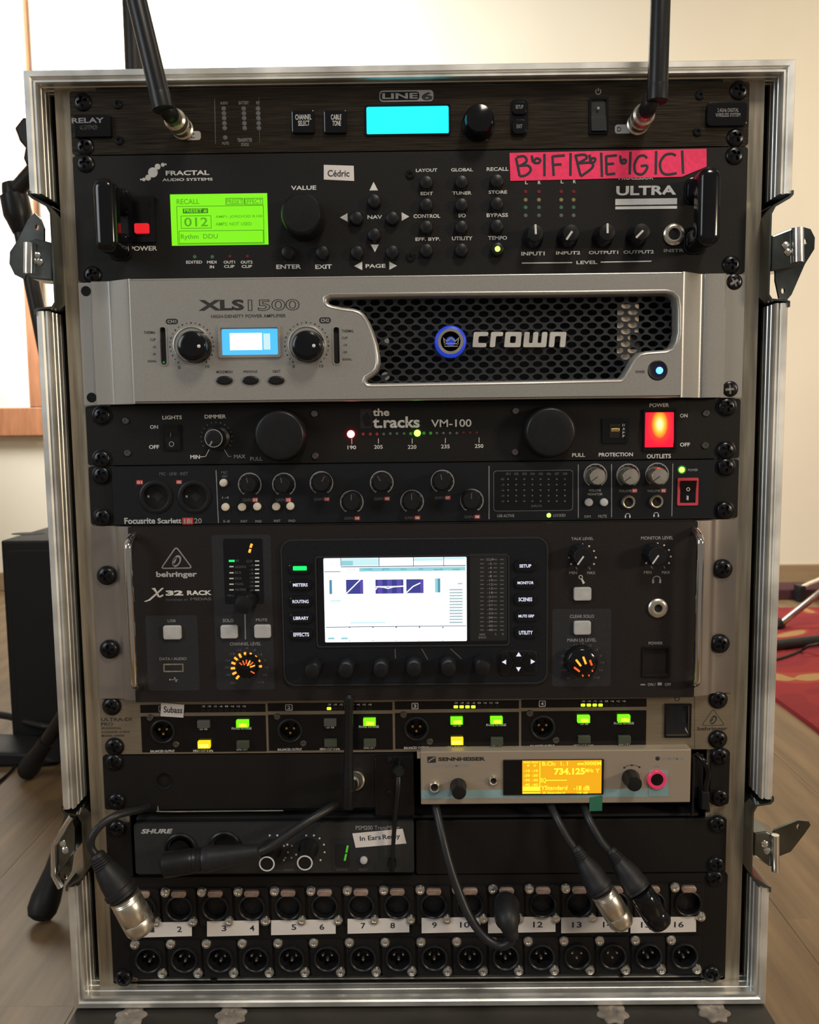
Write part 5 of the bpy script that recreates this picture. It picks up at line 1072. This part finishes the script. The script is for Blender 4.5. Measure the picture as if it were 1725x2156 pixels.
# drooping whip antenna
t = thing('whip_antenna', 'very thin black whip antenna hanging down over the tilted white sticker', 'antenna', at(838, 1625, Y))
mk('whip', tube([at(839, 1622, Y - 8), at(838, 1660, Y - 14), at(832, 1720, Y - 15), at(827, 1800, Y - 13), at(826, 1826, Y - 12)], [2.4, 2.2, 1.9, 1.5, 1.5], 12, 5), K['plas'], t, smooth=True)
mk('tip', axlathe(at(826, 1808, Y - 12.5), at(825, 1836, Y - 12), [(0, 2.6), (2, 3.2), (6, 3.2), (10, 2.2)], 16), K['gloss'], t, smooth=True); mk('hinge', axlathe(at(838, 1622, Y - 2), at(840, 1626, Y - 13), [(0, 4.6), (9, 4.6), (11, 3)], 18), K['plas'], t, smooth=True)

# transmitter
YT = -12
t = thing('stereo_transmitter', 'pale half-width radio transmitter with amber display and light blue stripe', 'transmitter', at(1165, 1690, YT))
a = Q(886, 1638, YT)[0]; b = Q(1455, 1634, YT)[0]; zt = Q(1165, 1580, YT)[1]; zb = Q(1165, 1692, YT)[1]
mk('front_panel', prism(rpoly(a, b, zb, zt, .8), 4, YT, .8), K['champ2'], t, smooth=True); mk('body', box(a + 2, b - 2, 4, 180, zb + 1, zt - 1), K['pit'], t); mk('corner_tab', box(a - 2.6, a + 1, YT + 6, YT + 1, zt - 6, zt - 1, .4), K['champ2'], t)
zs1 = Q(1165, 1662, YT)[1]; zs0 = Q(1165, 1679, YT)[1]; xs = Q(1408, 1670, YT)[0]
mk('blue_stripe', box(a + .3, xs, YT + .1, YT - .1, zs0, zs1), K['teal'], t, label='light blue stripe'); mk('stripe_line', box(a + .3, b - 6, YT + .1, YT - .08, zs0 - .9, zs0 - .6), K['grey'], t)
p = pbx(t, 'logo_box', 900, 1593, 918, 1606, YT, YT - .1, K['dkp'], .3); mk('logo_stroke', sp if 0 else tube([at(902, 1604, YT - .12), at(908, 1599, YT - .12), at(916, 1595, YT - .12)], .5, 6, 0, flat=.2), K['champ2'], p)
T('SENNHEISER', 923, 1594, 1022, 1602, YT, K['dkp'], t, .045); T('STEREO TRANSMITTER', 900, 1609, 987, 1615, YT, K['grey'], t)
jack(t, 915, 1656, 13.5, YT, K['nickel'], 'headphone_socket', .6); knob(t, 967, 1670, 16, YT, 13, K['plas'], 'volume_knob', 1.15, dome=.6); headphones(t, 941, 1643, 11, YT, K['grey'])
jack(t, 1039, 1642, 11, YT, K['nickel'], 'infrared_window', .6); pline([(1006, 1642), (1026, 1642)], .4, YT, K['grey'], t); pline([(1050, 1641), (1058, 1641)], .4, YT, K['grey'], t)
pbx(t, 'display_frame', 1060, 1600, 1272, 1674, YT, YT - 1.4, K['gloss'], .6, .4); YD = YT - 1.5
s_ = pbx(t, 'display', 1100, 1601, 1267, 1671, YT - 1.3, YD, K['e_yel'], .3, label='amber lit display')
TM([('0', 1110, 1609.5, 1115, 1614), ('0', 1124, 1609.5, 1129, 1614)] + [(v, x, 1620 + 9.8 * k, x + 13, 1625.5 + 9.8 * k) for k, v in enumerate(('-10', '-20', '-30', '-40')) for x in (1103, 1120)] + [('PEAK PEAK', 1103, 1603, 1134, 1607)], YD, K['e_yel2'], s_, .02)
for bx in ((1101, 1656, 1138, 1665), (1101, 1668, 1138, 1670), (1136.5, 1603, 1138, 1665), (1150, 1642.2, 1194, 1643.8)): mk('display_bar', pbox(*bx, YD, YD - .1), K['e_yel2'], s_)
TM([('B.Ch:  1. 1', 1142, 1603.5, 1196, 1612), ('ew300IEM', 1216, 1603.5, 1266, 1611), ('MHz', 1233, 1618, 1250, 1626), ('Y', 1254, 1618, 1263, 1627), ('EQ', 1139, 1638, 1150, 1649), ('YStandard', 1139, 1654, 1195, 1663), ('-18 dB', 1208, 1654, 1242, 1664), ('R Standard', 1144, 1667, 1190, 1671), ('-18 dB', 1212, 1667, 1238, 1671)], YD, K['e_yel2'], s_, .02)
T('734.125', 1167, 1617, 1232, 1631, YD, K['e_yel2'], s_, .04)
disc(t, 1385, 1597, 5, YT, K['dkp'], 'badge_dot', .15); T('EW 300 IEM G3', 1391, 1594, 1440, 1600, YT, K['grey'], t)
knob(t, 1337, 1652, 17, YT, 13, K['plas'], 'jog_knob', 1.15, dome=.6); pline([(1315, 1616), (1322, 1612), (1331, 1611), (1340, 1612), (1347, 1615)], .4, YT, K['dkp'], t, 'arrow_scale', 4)
discs(t, [(1315, 1616), (1331, 1611), (1347, 1615)], 2.2, YT, K['dkp'], 'arrow_scale')
mk('button_plate', pbox(1366, 1622, 1407, 1677, YT, YT - .3, 1.5), K['teal'], t); c = at(1383, 1640, YT); mk('button_ring', lathe([(7.2, 0), (7.2, 1.6), (6.6, 2.2), (5.0, 2.2), (4.8, .8)], 36, c), K['e_rr'], t, smooth=True, label='red lit button ring'); mk('set_button', lathe([(4.8, 0), (4.7, 1.4), (.01, 1.8)], 28, c), K['gloss'], t, smooth=True); T('esc', 1378, 1611, 1389, 1616, YT, K['grey'], t)
o = mk('green_tape', prism([(p[0], p[2]) for p in (at(1242, 1679, YT - .2), at(1269, 1675, YT - .2), at(1268, 1707, YT - .2), at(1241, 1708, YT - .2))], YT - .05, YT - .3), K['green']); tag(o, 'small dark green tape flap hanging below the amber display', 'tape')

# ================================================================= unit 9: half-width in-ear mixer and blank plate
z1, z0 = UZ(12), UZ(13)
u = thing('rack_shelf', 'black rack shelf behind the half-width mixer near the bottom', 'rack shelf', (0, 0, z0))
xm = Q(872, 1790, -9)[0]
mk('shelf', join(box(-218, xm, 0, 230, z0 + .5, z0 + 2.5), box(-241.3, -222, Y + 2.5, Y, z0 + .6, z1 - .6)), K['black'], u); rscrews(u, [(244, 1748)], Y)
b8 = thing('blank_plate', 'plain black blank plate right of the half-width mixer', 'blank panel', (120, 0, z0))
mk('plate', prism(rpoly(xm + 1.5, 239.5, z0 + .6, z1 - .6, 2), Y + 3, Y, .4), K['black'], b8); rscrews(b8, [(1513, 1739), (1511, 1824)], Y)
YH = -9
t = thing('in_ear_mixer', 'half-width dark grey monitor mixer with ring-ended knobs and green digit', 'mixer', at(577, 1836, YH))
a = Q(284, 1790, YH)[0]; zt = Q(577, 1733, YH)[1]; zb = Q(577, 1838, YH)[1]
mk('front_panel', plate(rpoly(a, xm, zb, zt, 2), [hole(381, 1786, 26, YH), hole(474, 1782, 26, YH)], YH + 3, YH), pm('dark_grey_plastic', (.021, .022, .023), .5, nscale=500), t); mk('body', box(a + 1, xm - 1, 2, 190, zb + 1, zt - 1), K['pit'], t); mk('sleeve', plate(rpoly(a, xm, zb, zt, 2), [rpoly(a + 2, xm - 2, zb + 2, zt - 2, 1)], 2, YH + 3), K['plas'], t)
T('SHURE', 297, 1745, 364, 1755, YH, K['btn'], t, .045, shear=.25); T('PSM200 TransMixer', 749, 1738, 842, 1747, YH, K['grey'], t)
for a_, b_ in ((381, 1786), (474, 1782)):
    c = at(a_, b_, YH); o = mk('input_socket', lathe([(12.6, 0), (12.4, 1.4), (11.2, 2.2), (10.0, 1.2), (9.8, -5), (.01, -5)], 40, c), K['plas'], t, org=c, smooth=True)
for fx, fy, rp in ((562, 1819, 17), (642, 1817, 17)):
    ko = knob(t, fx, fy, rp, YH, 24, K['plas'], 'input_knob', 1.35); c = at(fx, fy, YH - 24.5)
    mk('white_ring', strip_arc(c[0], c[2], MM(rp, YH - 24) * .84, MM(rp, YH - 24) * 1.03, 0, 360, YH - 24.4, 36), K['white'], ko)
for cx in (576, 653):
    discs(t, [(cx + 31 * math.cos(math.radians(a)), 1789 - 31 * math.sin(math.radians(a))) for a in (-45, -10, 20, 50, 75, 105, 200, 235)], 2.3, YH, K['white'], 'dial_scale')
discs(t, [(598, 1781), (615, 1781), (601, 1806), (614, 1806)], 2.3, YH, K['btn'], 'mark_dots'); pline([(560, 1833), (642, 1832)], .3, YH, K['dim'], t); T('INPUTS', 599, 1829, 620, 1834, YH, K['dim'], t)
flat(t, 'control_zone', 697, 1765, 790, 1836, YH, K['slate'], 1); pbx(t, 'channel_display', 707, 1778, 736, 1824, YH - .1, YH - .4, K['pit'], .5); pline([(732.5, 1780), (729.6, 1795)], 1.5, YH - .4, K['e_seg'], t, 'lit_digit'); pline([(729, 1798), (726, 1812)], 1.5, YH - .4, K['e_seg'], t, 'lit_digit')
knob(t, 766, 1813, 8, YH, 2.2, K['btn'], 'select_button', 1.05, dome=.8); TM([('CHANNEL', 708, 1829, 733, 1833), ('SELECT', 756, 1829, 774, 1833)], YH - .1, K['dim'], t)
sticker('name_sticker', 'tilted white in-ears sticker crossed by the whip antenna', [(742, 1755), (848, 1745), (856, 1776), (749, 1785)], [('In Ears', 758, 1759, 802, 1769), ('Remy', 806, 1756, 843, 1769)], YH - .3, tilt=.07)

# ================================================================= unit 10: patch panel (2U)
z1, z0 = UZ(13), -10.0
u = thing('patch_panel', 'black two-row socket patch panel at the bottom of the rack, numbered 1 to 16', 'patch panel', (0, 0, z0))
upx = [379 - 76.3 + 76.3 * k for k in range(16)]; upy = [1909 - .75 * k for k in range(16)]
lox = [315 + 74.95 * k for k in range(16)]; loy = [2017 - .6 * k for k in range(16)]
UP = [Q(upx[k], upy[k], Y) for k in range(16)]; LO = [Q(lox[k], loy[k], Y) for k in range(16)]
sheet(u, z0, z1, Y, K['black'], holes=[circ(x, z, 9.2, 28) for x, z in UP + LO]); chassis(u, z0, z1, 120)
rscrews(u, [(1508, 1852), (257, 2063), (1502, 2055)], Y)
me_fl = lmesh('socket_flange', join(plate(rpoly(-13, 13, -15.5, 15.5, 2.4), [circ(0, .3, 9.0, 28)], 0, -1.6)), K['plas'], False)
me_cup = lmesh('socket_ring', lathe([(10.6, .2), (10.4, 2.4), (9.6, 2.8), (8.9, 2.2), (8.7, -8), (.01, -8)], 32), K['plas'])
me_pin = lmesh('pin', lathe([(1.25, -8), (1.25, -1.6), (.8, -.6), (.01, -.5)], 12), K['zincl'])
me_ph = lmesh('pin_hole', lathe([(1.4, -3.3), (1.4, -3.15), (.01, -3.15)], 12), K['pit'])
me_face = lmesh('socket_face', lathe([(8.3, -8), (8.3, -3.6), (7.8, -3.3), (.01, -3.3)], 28), K['rub'])
me_tab = lmesh('release_tab', prism(rpoly(-5.8, 5.8, -2.6, 2.6, 2.4), 0, -2.6, .8), K['prong'])
me_sc = lmesh('silver_screw', lathe([(4.0, 0), (3.9, .9), (3.2, 1.9), (1.6, 2.3), (1.3, 1.4), (.01, 1.3)], 20), K['zincl'])
for k in range(16):
    for row, (x, z) in ((0, UP[k]), (1, LO[k])):
        o = inst('socket', me_fl, u, (x, Y, z)); oy = Y - 1.4
        inst('socket_ring', me_cup, o, (x, oy, z)); s = Q(lox[k], 2017, Y)
        sd = ((-10.4, 12.6), (10.2, -11.6))
        for dx_, dz_ in sd: inst('silver_screw', me_sc, o, (x + dx_ * 1.0, oy - .2, z + dz_), rot=(0, random.uniform(0, 3), 0))
        if row == 0:
            inst('release_tab', me_tab, o, (x + .2, oy - .3, z + 11.6)); inst('socket_face', me_face, o, (x, oy, z))
            for dx_, dz_ in ((-3.4, 1.2), (3.4, 1.2), (0, -3.2)): inst('pin_hole', me_ph, o, (x + dx_, oy, z + dz_))
        else:
            for dx_, dz_ in ((-3.6, 1.5), (3.6, 1.5), (0, -2.6)): inst('pin', me_pin, o, (x + dx_, oy, z + dz_))
for i, (x0, y0, x1, y1, n1, p1, n2, p2) in enumerate(((293, 1942, 404, 1972, '1', 320, '2', 378), (436, 1939, 545, 1970, '3', 472, '4', 531), (571, 1937, 707, 1967, '5', 619, '6', 678), (732, 1934, 862, 1964, '7', 765, '8', 827), (888, 1932, 1012, 1963, '9', 915, '10', 979), (1028, 1931, 1170, 1963, '11', 1060, '12', 1133), (1182, 1931, 1323, 1963, '13', 1215, '14', 1280), (1328, 1931, 1466, 1963, '15', 1360, '16', 1430))):
    ym = (y0 + y1) / 2
    sticker('number_label', ['leftmost white paper label, partly covered by the hanging silver plug', 'second white paper label from the left on the patch panel', 'third white paper label from the left on the patch panel', 'fourth white paper label, fully visible, left of the looping cable', 'white paper label crossed at its right end by the looping cable', 'white paper label mostly hidden behind the looping cable plug', 'white paper label with its right end behind a silver plug', 'rightmost white paper label, crossed by the all-black plug'][i], [(x0, y0 + 1), (x1, y0 - 1), (x1, y1 - 1), (x0, y1 + 2)], [(n1, p1 - 5 * len(n1), ym - 6, p1 + 5 * len(n1), ym + 6), (n2, p2 - 5 * len(n2), ym - 6.5, p2 + 5 * len(n2), ym + 5.5)], Y - 1.7, 'label', group='numbered labels on the patch panel')
allen(u, [(451, 2058), (875, 2050), (1308, 2049)], Y)

# ================================================================= plugs and cables
def xlr_cable(label, cable_pts, plug_pts, shell_mat, boot_r=(4.2, 6.2, 8.6, 9.6, 9.4), name='microphone_cable', cr=3.0, shell_lab=None):
    """cable_pts: (px, py, depth) points; plug_pts: boot start, boot end, shell end"""
    t = thing(name, label, 'cable', at(*cable_pts[0]))
    mk('cable', tube([at(*p) for p in cable_pts], cr, 14, 8), K['cable'], t, smooth=True)
    b0, b1, s1 = [Vector(at(*p)) for p in plug_pts]; L = (b1 - b0).length; q = [0, .25, .6, .92, 1]
    mk('strain_relief', axlathe(b0, b1, [(-1, boot_r[0] * .8), (0, boot_r[0])] + [(L * .25 * k / 5 + e_ * L * .022, (boot_r[0] + (boot_r[1] - boot_r[0]) * k / 5) * (1 if e_ < .6 else .9)) for k in range(1, 6) for e_ in (0, .5, .6, 1.0)] + [(L * .34, boot_r[1] * 1.06), (L * q[2], boot_r[2]), (L * .8, boot_r[2] * 1.06), (L * .82, boot_r[3] * 1.03), (L * q[3], boot_r[3] * 1.03), (L * .935, boot_r[3] * .93), (L, boot_r[4] * .97)], 28), K['rub'], t, smooth=True)
    L2 = (s1 - b1).length; r = boot_r[4]
    mk('plug_shell', axlathe(b1, s1, [(-.5, r * .86), (0, r * .96), (1.2, r * .98), (1.6, r * .93), (2.4, r * .98), (3.0, r * .93), (3.8, r * .98), (4.4, r * .93), (5.4, r * .98), (L2 * .6, r * 1.0), (L2 * .62, r * .96), (L2 * .64, r * 1.0), (L2 * .86, r * .98), (L2 * .94, r * .86), (L2 * .985, r * .62), (L2, r * .3)], 32), shell_mat, t, smooth=True, label=shell_lab)
    return t
xlr_cable('black cable with silver plug hanging at the lower left, in front of socket 1', [(318, 1694, 6), (296, 1704, -14), (250, 1715, -30), (215, 1735, -38), (194, 1762, -42), (192, 1785, -42), (207, 1806, -42)], [(203, 1800, -42), (261, 1886, -44), (303, 1963, -40)], K['nickel'], (5.5, 7.8, 10.2, 11.6, 11.4), cr=2.9, shell_lab='satin nickel plug shell')
xlr_cable('black cable with silver plug hanging in front of labels 13 and 14', [(1150, 1672, 8), (1158, 1692, -4), (1172, 1722, -16), (1195, 1765, -24), (1216, 1795, -28)], [(1212, 1786, -28), (1268, 1876, -38), (1315, 1950, -38)], K['nickel'], (4.0, 6.2, 9.0, 9.6, 9.6), cr=3.0, shell_lab='satin nickel plug shell')
xlr_cable('black cable with all-black plug hanging in front of labels 15 and 16', [(1225, 1674, 8), (1231, 1695, -4), (1240, 1725, -16), (1266, 1772, -24), (1289, 1798, -28)], [(1286, 1790, -28), (1346, 1874, -38), (1395, 1950, -38)], K['gloss'], (4.0, 6.2, 9.0, 9.6, 9.6), cr=3.2, shell_lab='glossy black plug shell')
t = thing('microphone_cable', 'black cable looping down from the pale transmitter into socket 11', 'cable', at(1066, 1903, Y))
mk('cable', tube([at(*p) for p in ((912, 1672, 8), (918, 1700, -6), (930, 1755, -18), (945, 1815, -26), (965, 1875, -32), (990, 1932, -38), (1022, 1974, -44), (1052, 1991, -48), (1073, 1984, -50), (1081, 1965, -50))], 3.3, 14, 8), K['cable'], t, smooth=True)
pl = [(1066, 1902, -3), (1066, 1905, -22), (1067, 1912, -34), (1069, 1934, -46), (1076, 1962, -50), (1081, 1974, -50)]
mk('plug_body', tube([at(*p) for p in pl], [8.8, 9.3, 9.6, 8.8, 5.4, 4.4], 28, 6), K['rub'], t, smooth=True)
b0 = Vector(at(1064, 1902, -3)); mk('plug_collar', axlathe(b0, b0 + Vector((0, -1, -.12)) * 20, [(0, 9.6), (14, 9.9), (19, 9.6), (20, 9.2)], 32), K['gloss'], t, smooth=True)
t = thing('microphone_cable', 'black cable with a thick plug lying across the half-width mixer', 'cable', at(400, 1812, YH))
mk('cable', tube([at(*p) for p in ((712, 1690, 6), (700, 1698, -6), (660, 1722, -18), (610, 1755, -26), (570, 1783, -31), (543, 1795, -34))], 3.3, 14, 8), K['cable'], t, smooth=True)
b0, b1 = Vector(at(548, 1793, -33)), Vector(at(340, 1822, -32)); d = (b1 - b0).normalized(); L = (b1 - b0).length
mk('strain_relief', axlathe(b0, b1, [(0, 4), (1, 5.6), (26, 8), (30, 8.6), (36, 9.2), (40, 10.2), (42, 9.6)], 28), K['cable'], t, smooth=True)
mk('plug_shell', axlathe(b0 + d * 42, b1, [(0, 9.3), (1, 8.6), (4, 9.0), (5, 8.4), (7, 9.0), (8, 8.4), (10, 9.2), (30, 9.4), (L - 46, 8.6), (L - 42, 5)], 28), K['plas'], t, smooth=True)
mk('plug_barrel', tube([b1 - d * 10, Vector(at(372, 1812, -22)), Vector(at(379, 1790, -6)), Vector(at(380, 1787, -4))], [9.2, 9, 8.4, 8.2], 24, 5), K['plas'], t, smooth=True)

# ================================================================= things around the rack
# tripod stand whose upright rises behind the case at the left
sx_, sy_ = -379, 611
t = thing('tripod_stand', 'black tripod stand with upright pole behind the upper left corner of the rack', 'stand', (sx_, sy_, -ZF))
mk('pole', axlathe((sx_, sy_, -70), (sx_, sy_, 1250), [(0, 13), (1319, 13)], 24), K['stand'], t, smooth=True)
mk('hub', axlathe((sx_, sy_, 140), (sx_, sy_, 220), [(0, 20), (4, 24), (70, 24), (78, 20)], 24), K['stand'], t, smooth=True)
for fx, fy in (FL(88, 1945), FL(58, 1640), (-110, 740)):
    v = Vector((fx - sx_, fy - sy_, 0)); L = v.length; v /= L; top = Vector((sx_ + v.x * 20, sy_ + v.y * 20, 185)); foot = Vector((fx, fy, -ZF + 14)); d = (foot - top).normalized()
    o = mk('leg', tube([top, foot - d * 60], [14, 11], 16, 0), K['stand'], t, smooth=True)
    mk('rubber_foot', axlathe(foot - d * 78, foot, [(0, 12.5), (30, 13), (50, 15.5), (62, 17.2), (76, 16.8), (84, 13), (87, 6)], 22), K['rub'], o, smooth=True)
# leaning boom stand at the left edge
yb_ = 760
t = thing('boom_stand', 'black boom stand leaning in front of the framed panel at the left edge', 'stand', (-480, yb_, -ZF))
P0 = Vector(at(30, 412, yb_)); P1 = Vector((-480, yb_, -ZF + 10)); d = (P1 - P0).normalized(); L = (P1 - P0).length
mk('base', lathe([(.01, 0), (.01, 0)], 8) if 0 else ([(-480 + v[0], yb_ + v[2], -ZF - v[1]) for v in lathe([(95, 0), (95, 12), (88, 17), (20, 20), (.01, 21)], 40)[0]], lathe([(95, 0), (95, 12), (88, 17), (20, 20), (.01, 21)], 40)[1]), K['stand'], t, smooth=True)
mk('pole', axlathe(P0, P1, [(0, 12), (L, 12)], 20), K['stand'], t, smooth=True)
mk('clutch', axlathe(P0 - d * 22, P0 + d * 58, [(0, 8), (3, 15), (16, 17), (20, 17), (22, 21.5), (52, 22), (60, 19), (78, 14), (80, 13)], 22), K['plas'], t, smooth=True)
B0 = Vector(at(38, 398, yb_ - 6)); B1 = Vector(at(112, 316, yb_ - 30)); mk('boom_arm', axlathe(B0, B1, [(0, 13), ((B1 - B0).length, 13)], 20), K['stand'], t, smooth=True)
mk('adjuster', prism([Q(a, b, yb_ - 10) for a, b in ((56, 252), (38, 275), (48, 302), (60, 316), (56, 338), (62, 352), (100, 330), (100, 262))], yb_ + 8, yb_ - 24, 4), K['plas'], t, smooth=True)
# speaker on the floor
sxl, syf, szt = -737, 888, 228
t = thing('floor_speaker', 'large black speaker cabinet standing on the floor left of the rack', 'speaker', (-560, 1040, -ZF))
mk('cabinet', prism(rpoly(sxl, -390, -ZF + 3, szt, 4), 1220, syf, 5), K['spk'], t, smooth=True)
mk('front_grille', prism(rpoly(sxl + 14, -404, -ZF + 20, szt - 16, 6), syf + 2, syf - 5, 3), K['pit'], t, smooth=True)
hx, hy = FL(60, 1124, szt); mk('top_socket', ([(hx + v[0] * 1.9, hy + v[2], szt - v[1]) for v in lathe([(17, 0), (16, 1.2), (14, .2), (.01, .2)], 28)[0]], lathe([(17, 0), (16, 1.2), (14, .2), (.01, .2)], 28)[1]), K['pit'], t, smooth=True)
o = mk('floor_bag', prism([(-900, -ZF), (-640, -ZF), (-610, -ZF + 8), (-650, -ZF + 24), (-760, -ZF + 30), (-905, -ZF + 26)], 872, 790, 6), K['rub'], smooth=True); tag(o, 'flat black bag lying on the floor in front of the speaker', 'bag')
o = mk('thick_cable', tube([(*FL(-40, 1500, -100), -100), (*FL(20, 1508, -100), -100), (*FL(70, 1524, -105), -105), (*FL(112, 1532, -110), -110), (*FL(180, 1545, -135), -135), (*FL(230, 1560, -143), -143)], 7, 12, 6), K['cable'], smooth=True); tag(o, 'thick black cable draped over the bag at the left edge', 'cable')
o = mk('thin_cable', tube([(*FL(-30, 1668, -147), -147), (*FL(20, 1626, -147), -147), (*FL(60, 1580, -147), -147), (*FL(90, 1535, -120), -120), (*FL(125, 1475, -70), -70), (*FL(170, 1440, -60), -60)], 3, 10, 6), K['cable'], smooth=True); tag(o, 'thin black cable curving over the left floor beside the tripod foot', 'cable')

# right side: rug and what lies on it
edge = [(734 + 3 * math.sin(i * 1.3), 330 + i * 102) for i in range(17)]
P = edge + [(2600, 1965), (2600, 330)]
V = [(x, y, -ZF) for x, y in P] + [(x + (3 if i < 17 else 0), y, -ZF + 8) for i, (x, y) in enumerate(P)]; n = len(P)
rg = mk('rug', (V, [tuple(range(n)), tuple(range(n, 2 * n))] + [(i, (i + 1) % n, n + (i + 1) % n, n + i) for i in range(n)]), K['rug']); tag(rg, 'red rug with tan figures on the floor right of the rack', 'rug')
o = mk('flat_case', join(box(1060, 2300, 2110, 2230, -ZF, -ZF + 34, 4)), K['leather'], None, smooth=True); tag(o, 'long low dark maroon case lying against the baseboard at the right', 'case')
zc = -ZF + 34
o = mk('power_adapter', box(Q(1676, 1250, 2090)[0], Q(1692, 1250, 2090)[0], 2106, 2070, -ZF, -ZF + 52, 4), K['plas'], None, smooth=True); tag(o, 'small black adapter block in front of the maroon case', 'adapter')
o = mk('pale_cable', tube([at(1684, 1248, 2085), at(1688, 1238, 2080), at(1702, 1230, 2085), at(1722, 1222, 2090), at(1765, 1206, 2100), (*FL(1830, 1250, -146), -146)], 6.5, 10, 6), K['wcab'], smooth=True); tag(o, 'pale cable rising from the small adapter block at the right', 'cable')
o = mk('black_cable', tube([(*FL(1560, 1222, -146), -146), at(1632, 1228, 2300), at(1652, 1233, 2290), at(1684, 1239, 2240), (*FL(1760, 1262, -112), -112)], 3.5, 10, 6), K['cable'], smooth=True); tag(o, 'thin black cable along the baseboard behind the maroon case', 'cable')
zz = -ZF + 8
lg = thing('chrome_stand', 'chrome stand leg reaching down onto the red rug at the right edge', 'stand', (*FL(1640, 1316, zz), zz))
p0 = Vector((*FL(1641, 1316, zz + 10), zz + 10)); p1 = Vector(at(1760, 1222, 1700)); mk('leg', axlathe(p0, p1, [(0, 7), (3, 9), ((p1 - p0).length, 9)], 16), K['tube'], lg, smooth=True)
mk('foot', axlathe(p0 + Vector((-6, 0, 4)), p0 + Vector((14, 20, -2)), [(-14, 12), (0, 17), (20, 16), (26, 9)], 16), K['rub'], lg, smooth=True)
q0 = Vector((*FL(1600, 1362, zz + 13), zz + 13)); q1 = Vector((*FL(1790, 1340, zz + 13), zz + 13)); o = mk('black_bar', axlathe(q0, q1, [(0, 8), (3, 13), ((q1 - q0).length, 13)], 18), K['stand'], None, smooth=True); tag(o, 'thick black metal bar lying across the red rug', 'bar')
o = mk('grey_cable', tube([(*FL(1560, 1402, zz + 3), zz + 3), (*FL(1632, 1389, zz + 3), zz + 3), (*FL(1665, 1379, zz + 3), zz + 3), (*FL(1690, 1368, zz + 6), zz + 6), (*FL(1708, 1359, zz + 30), zz + 30), (*FL(1745, 1352, zz + 34), zz + 34)], 3.4, 10, 6), K['cable'], smooth=True); tag(o, 'thin dark cable crossing the red rug in front of the black bar', 'cable')
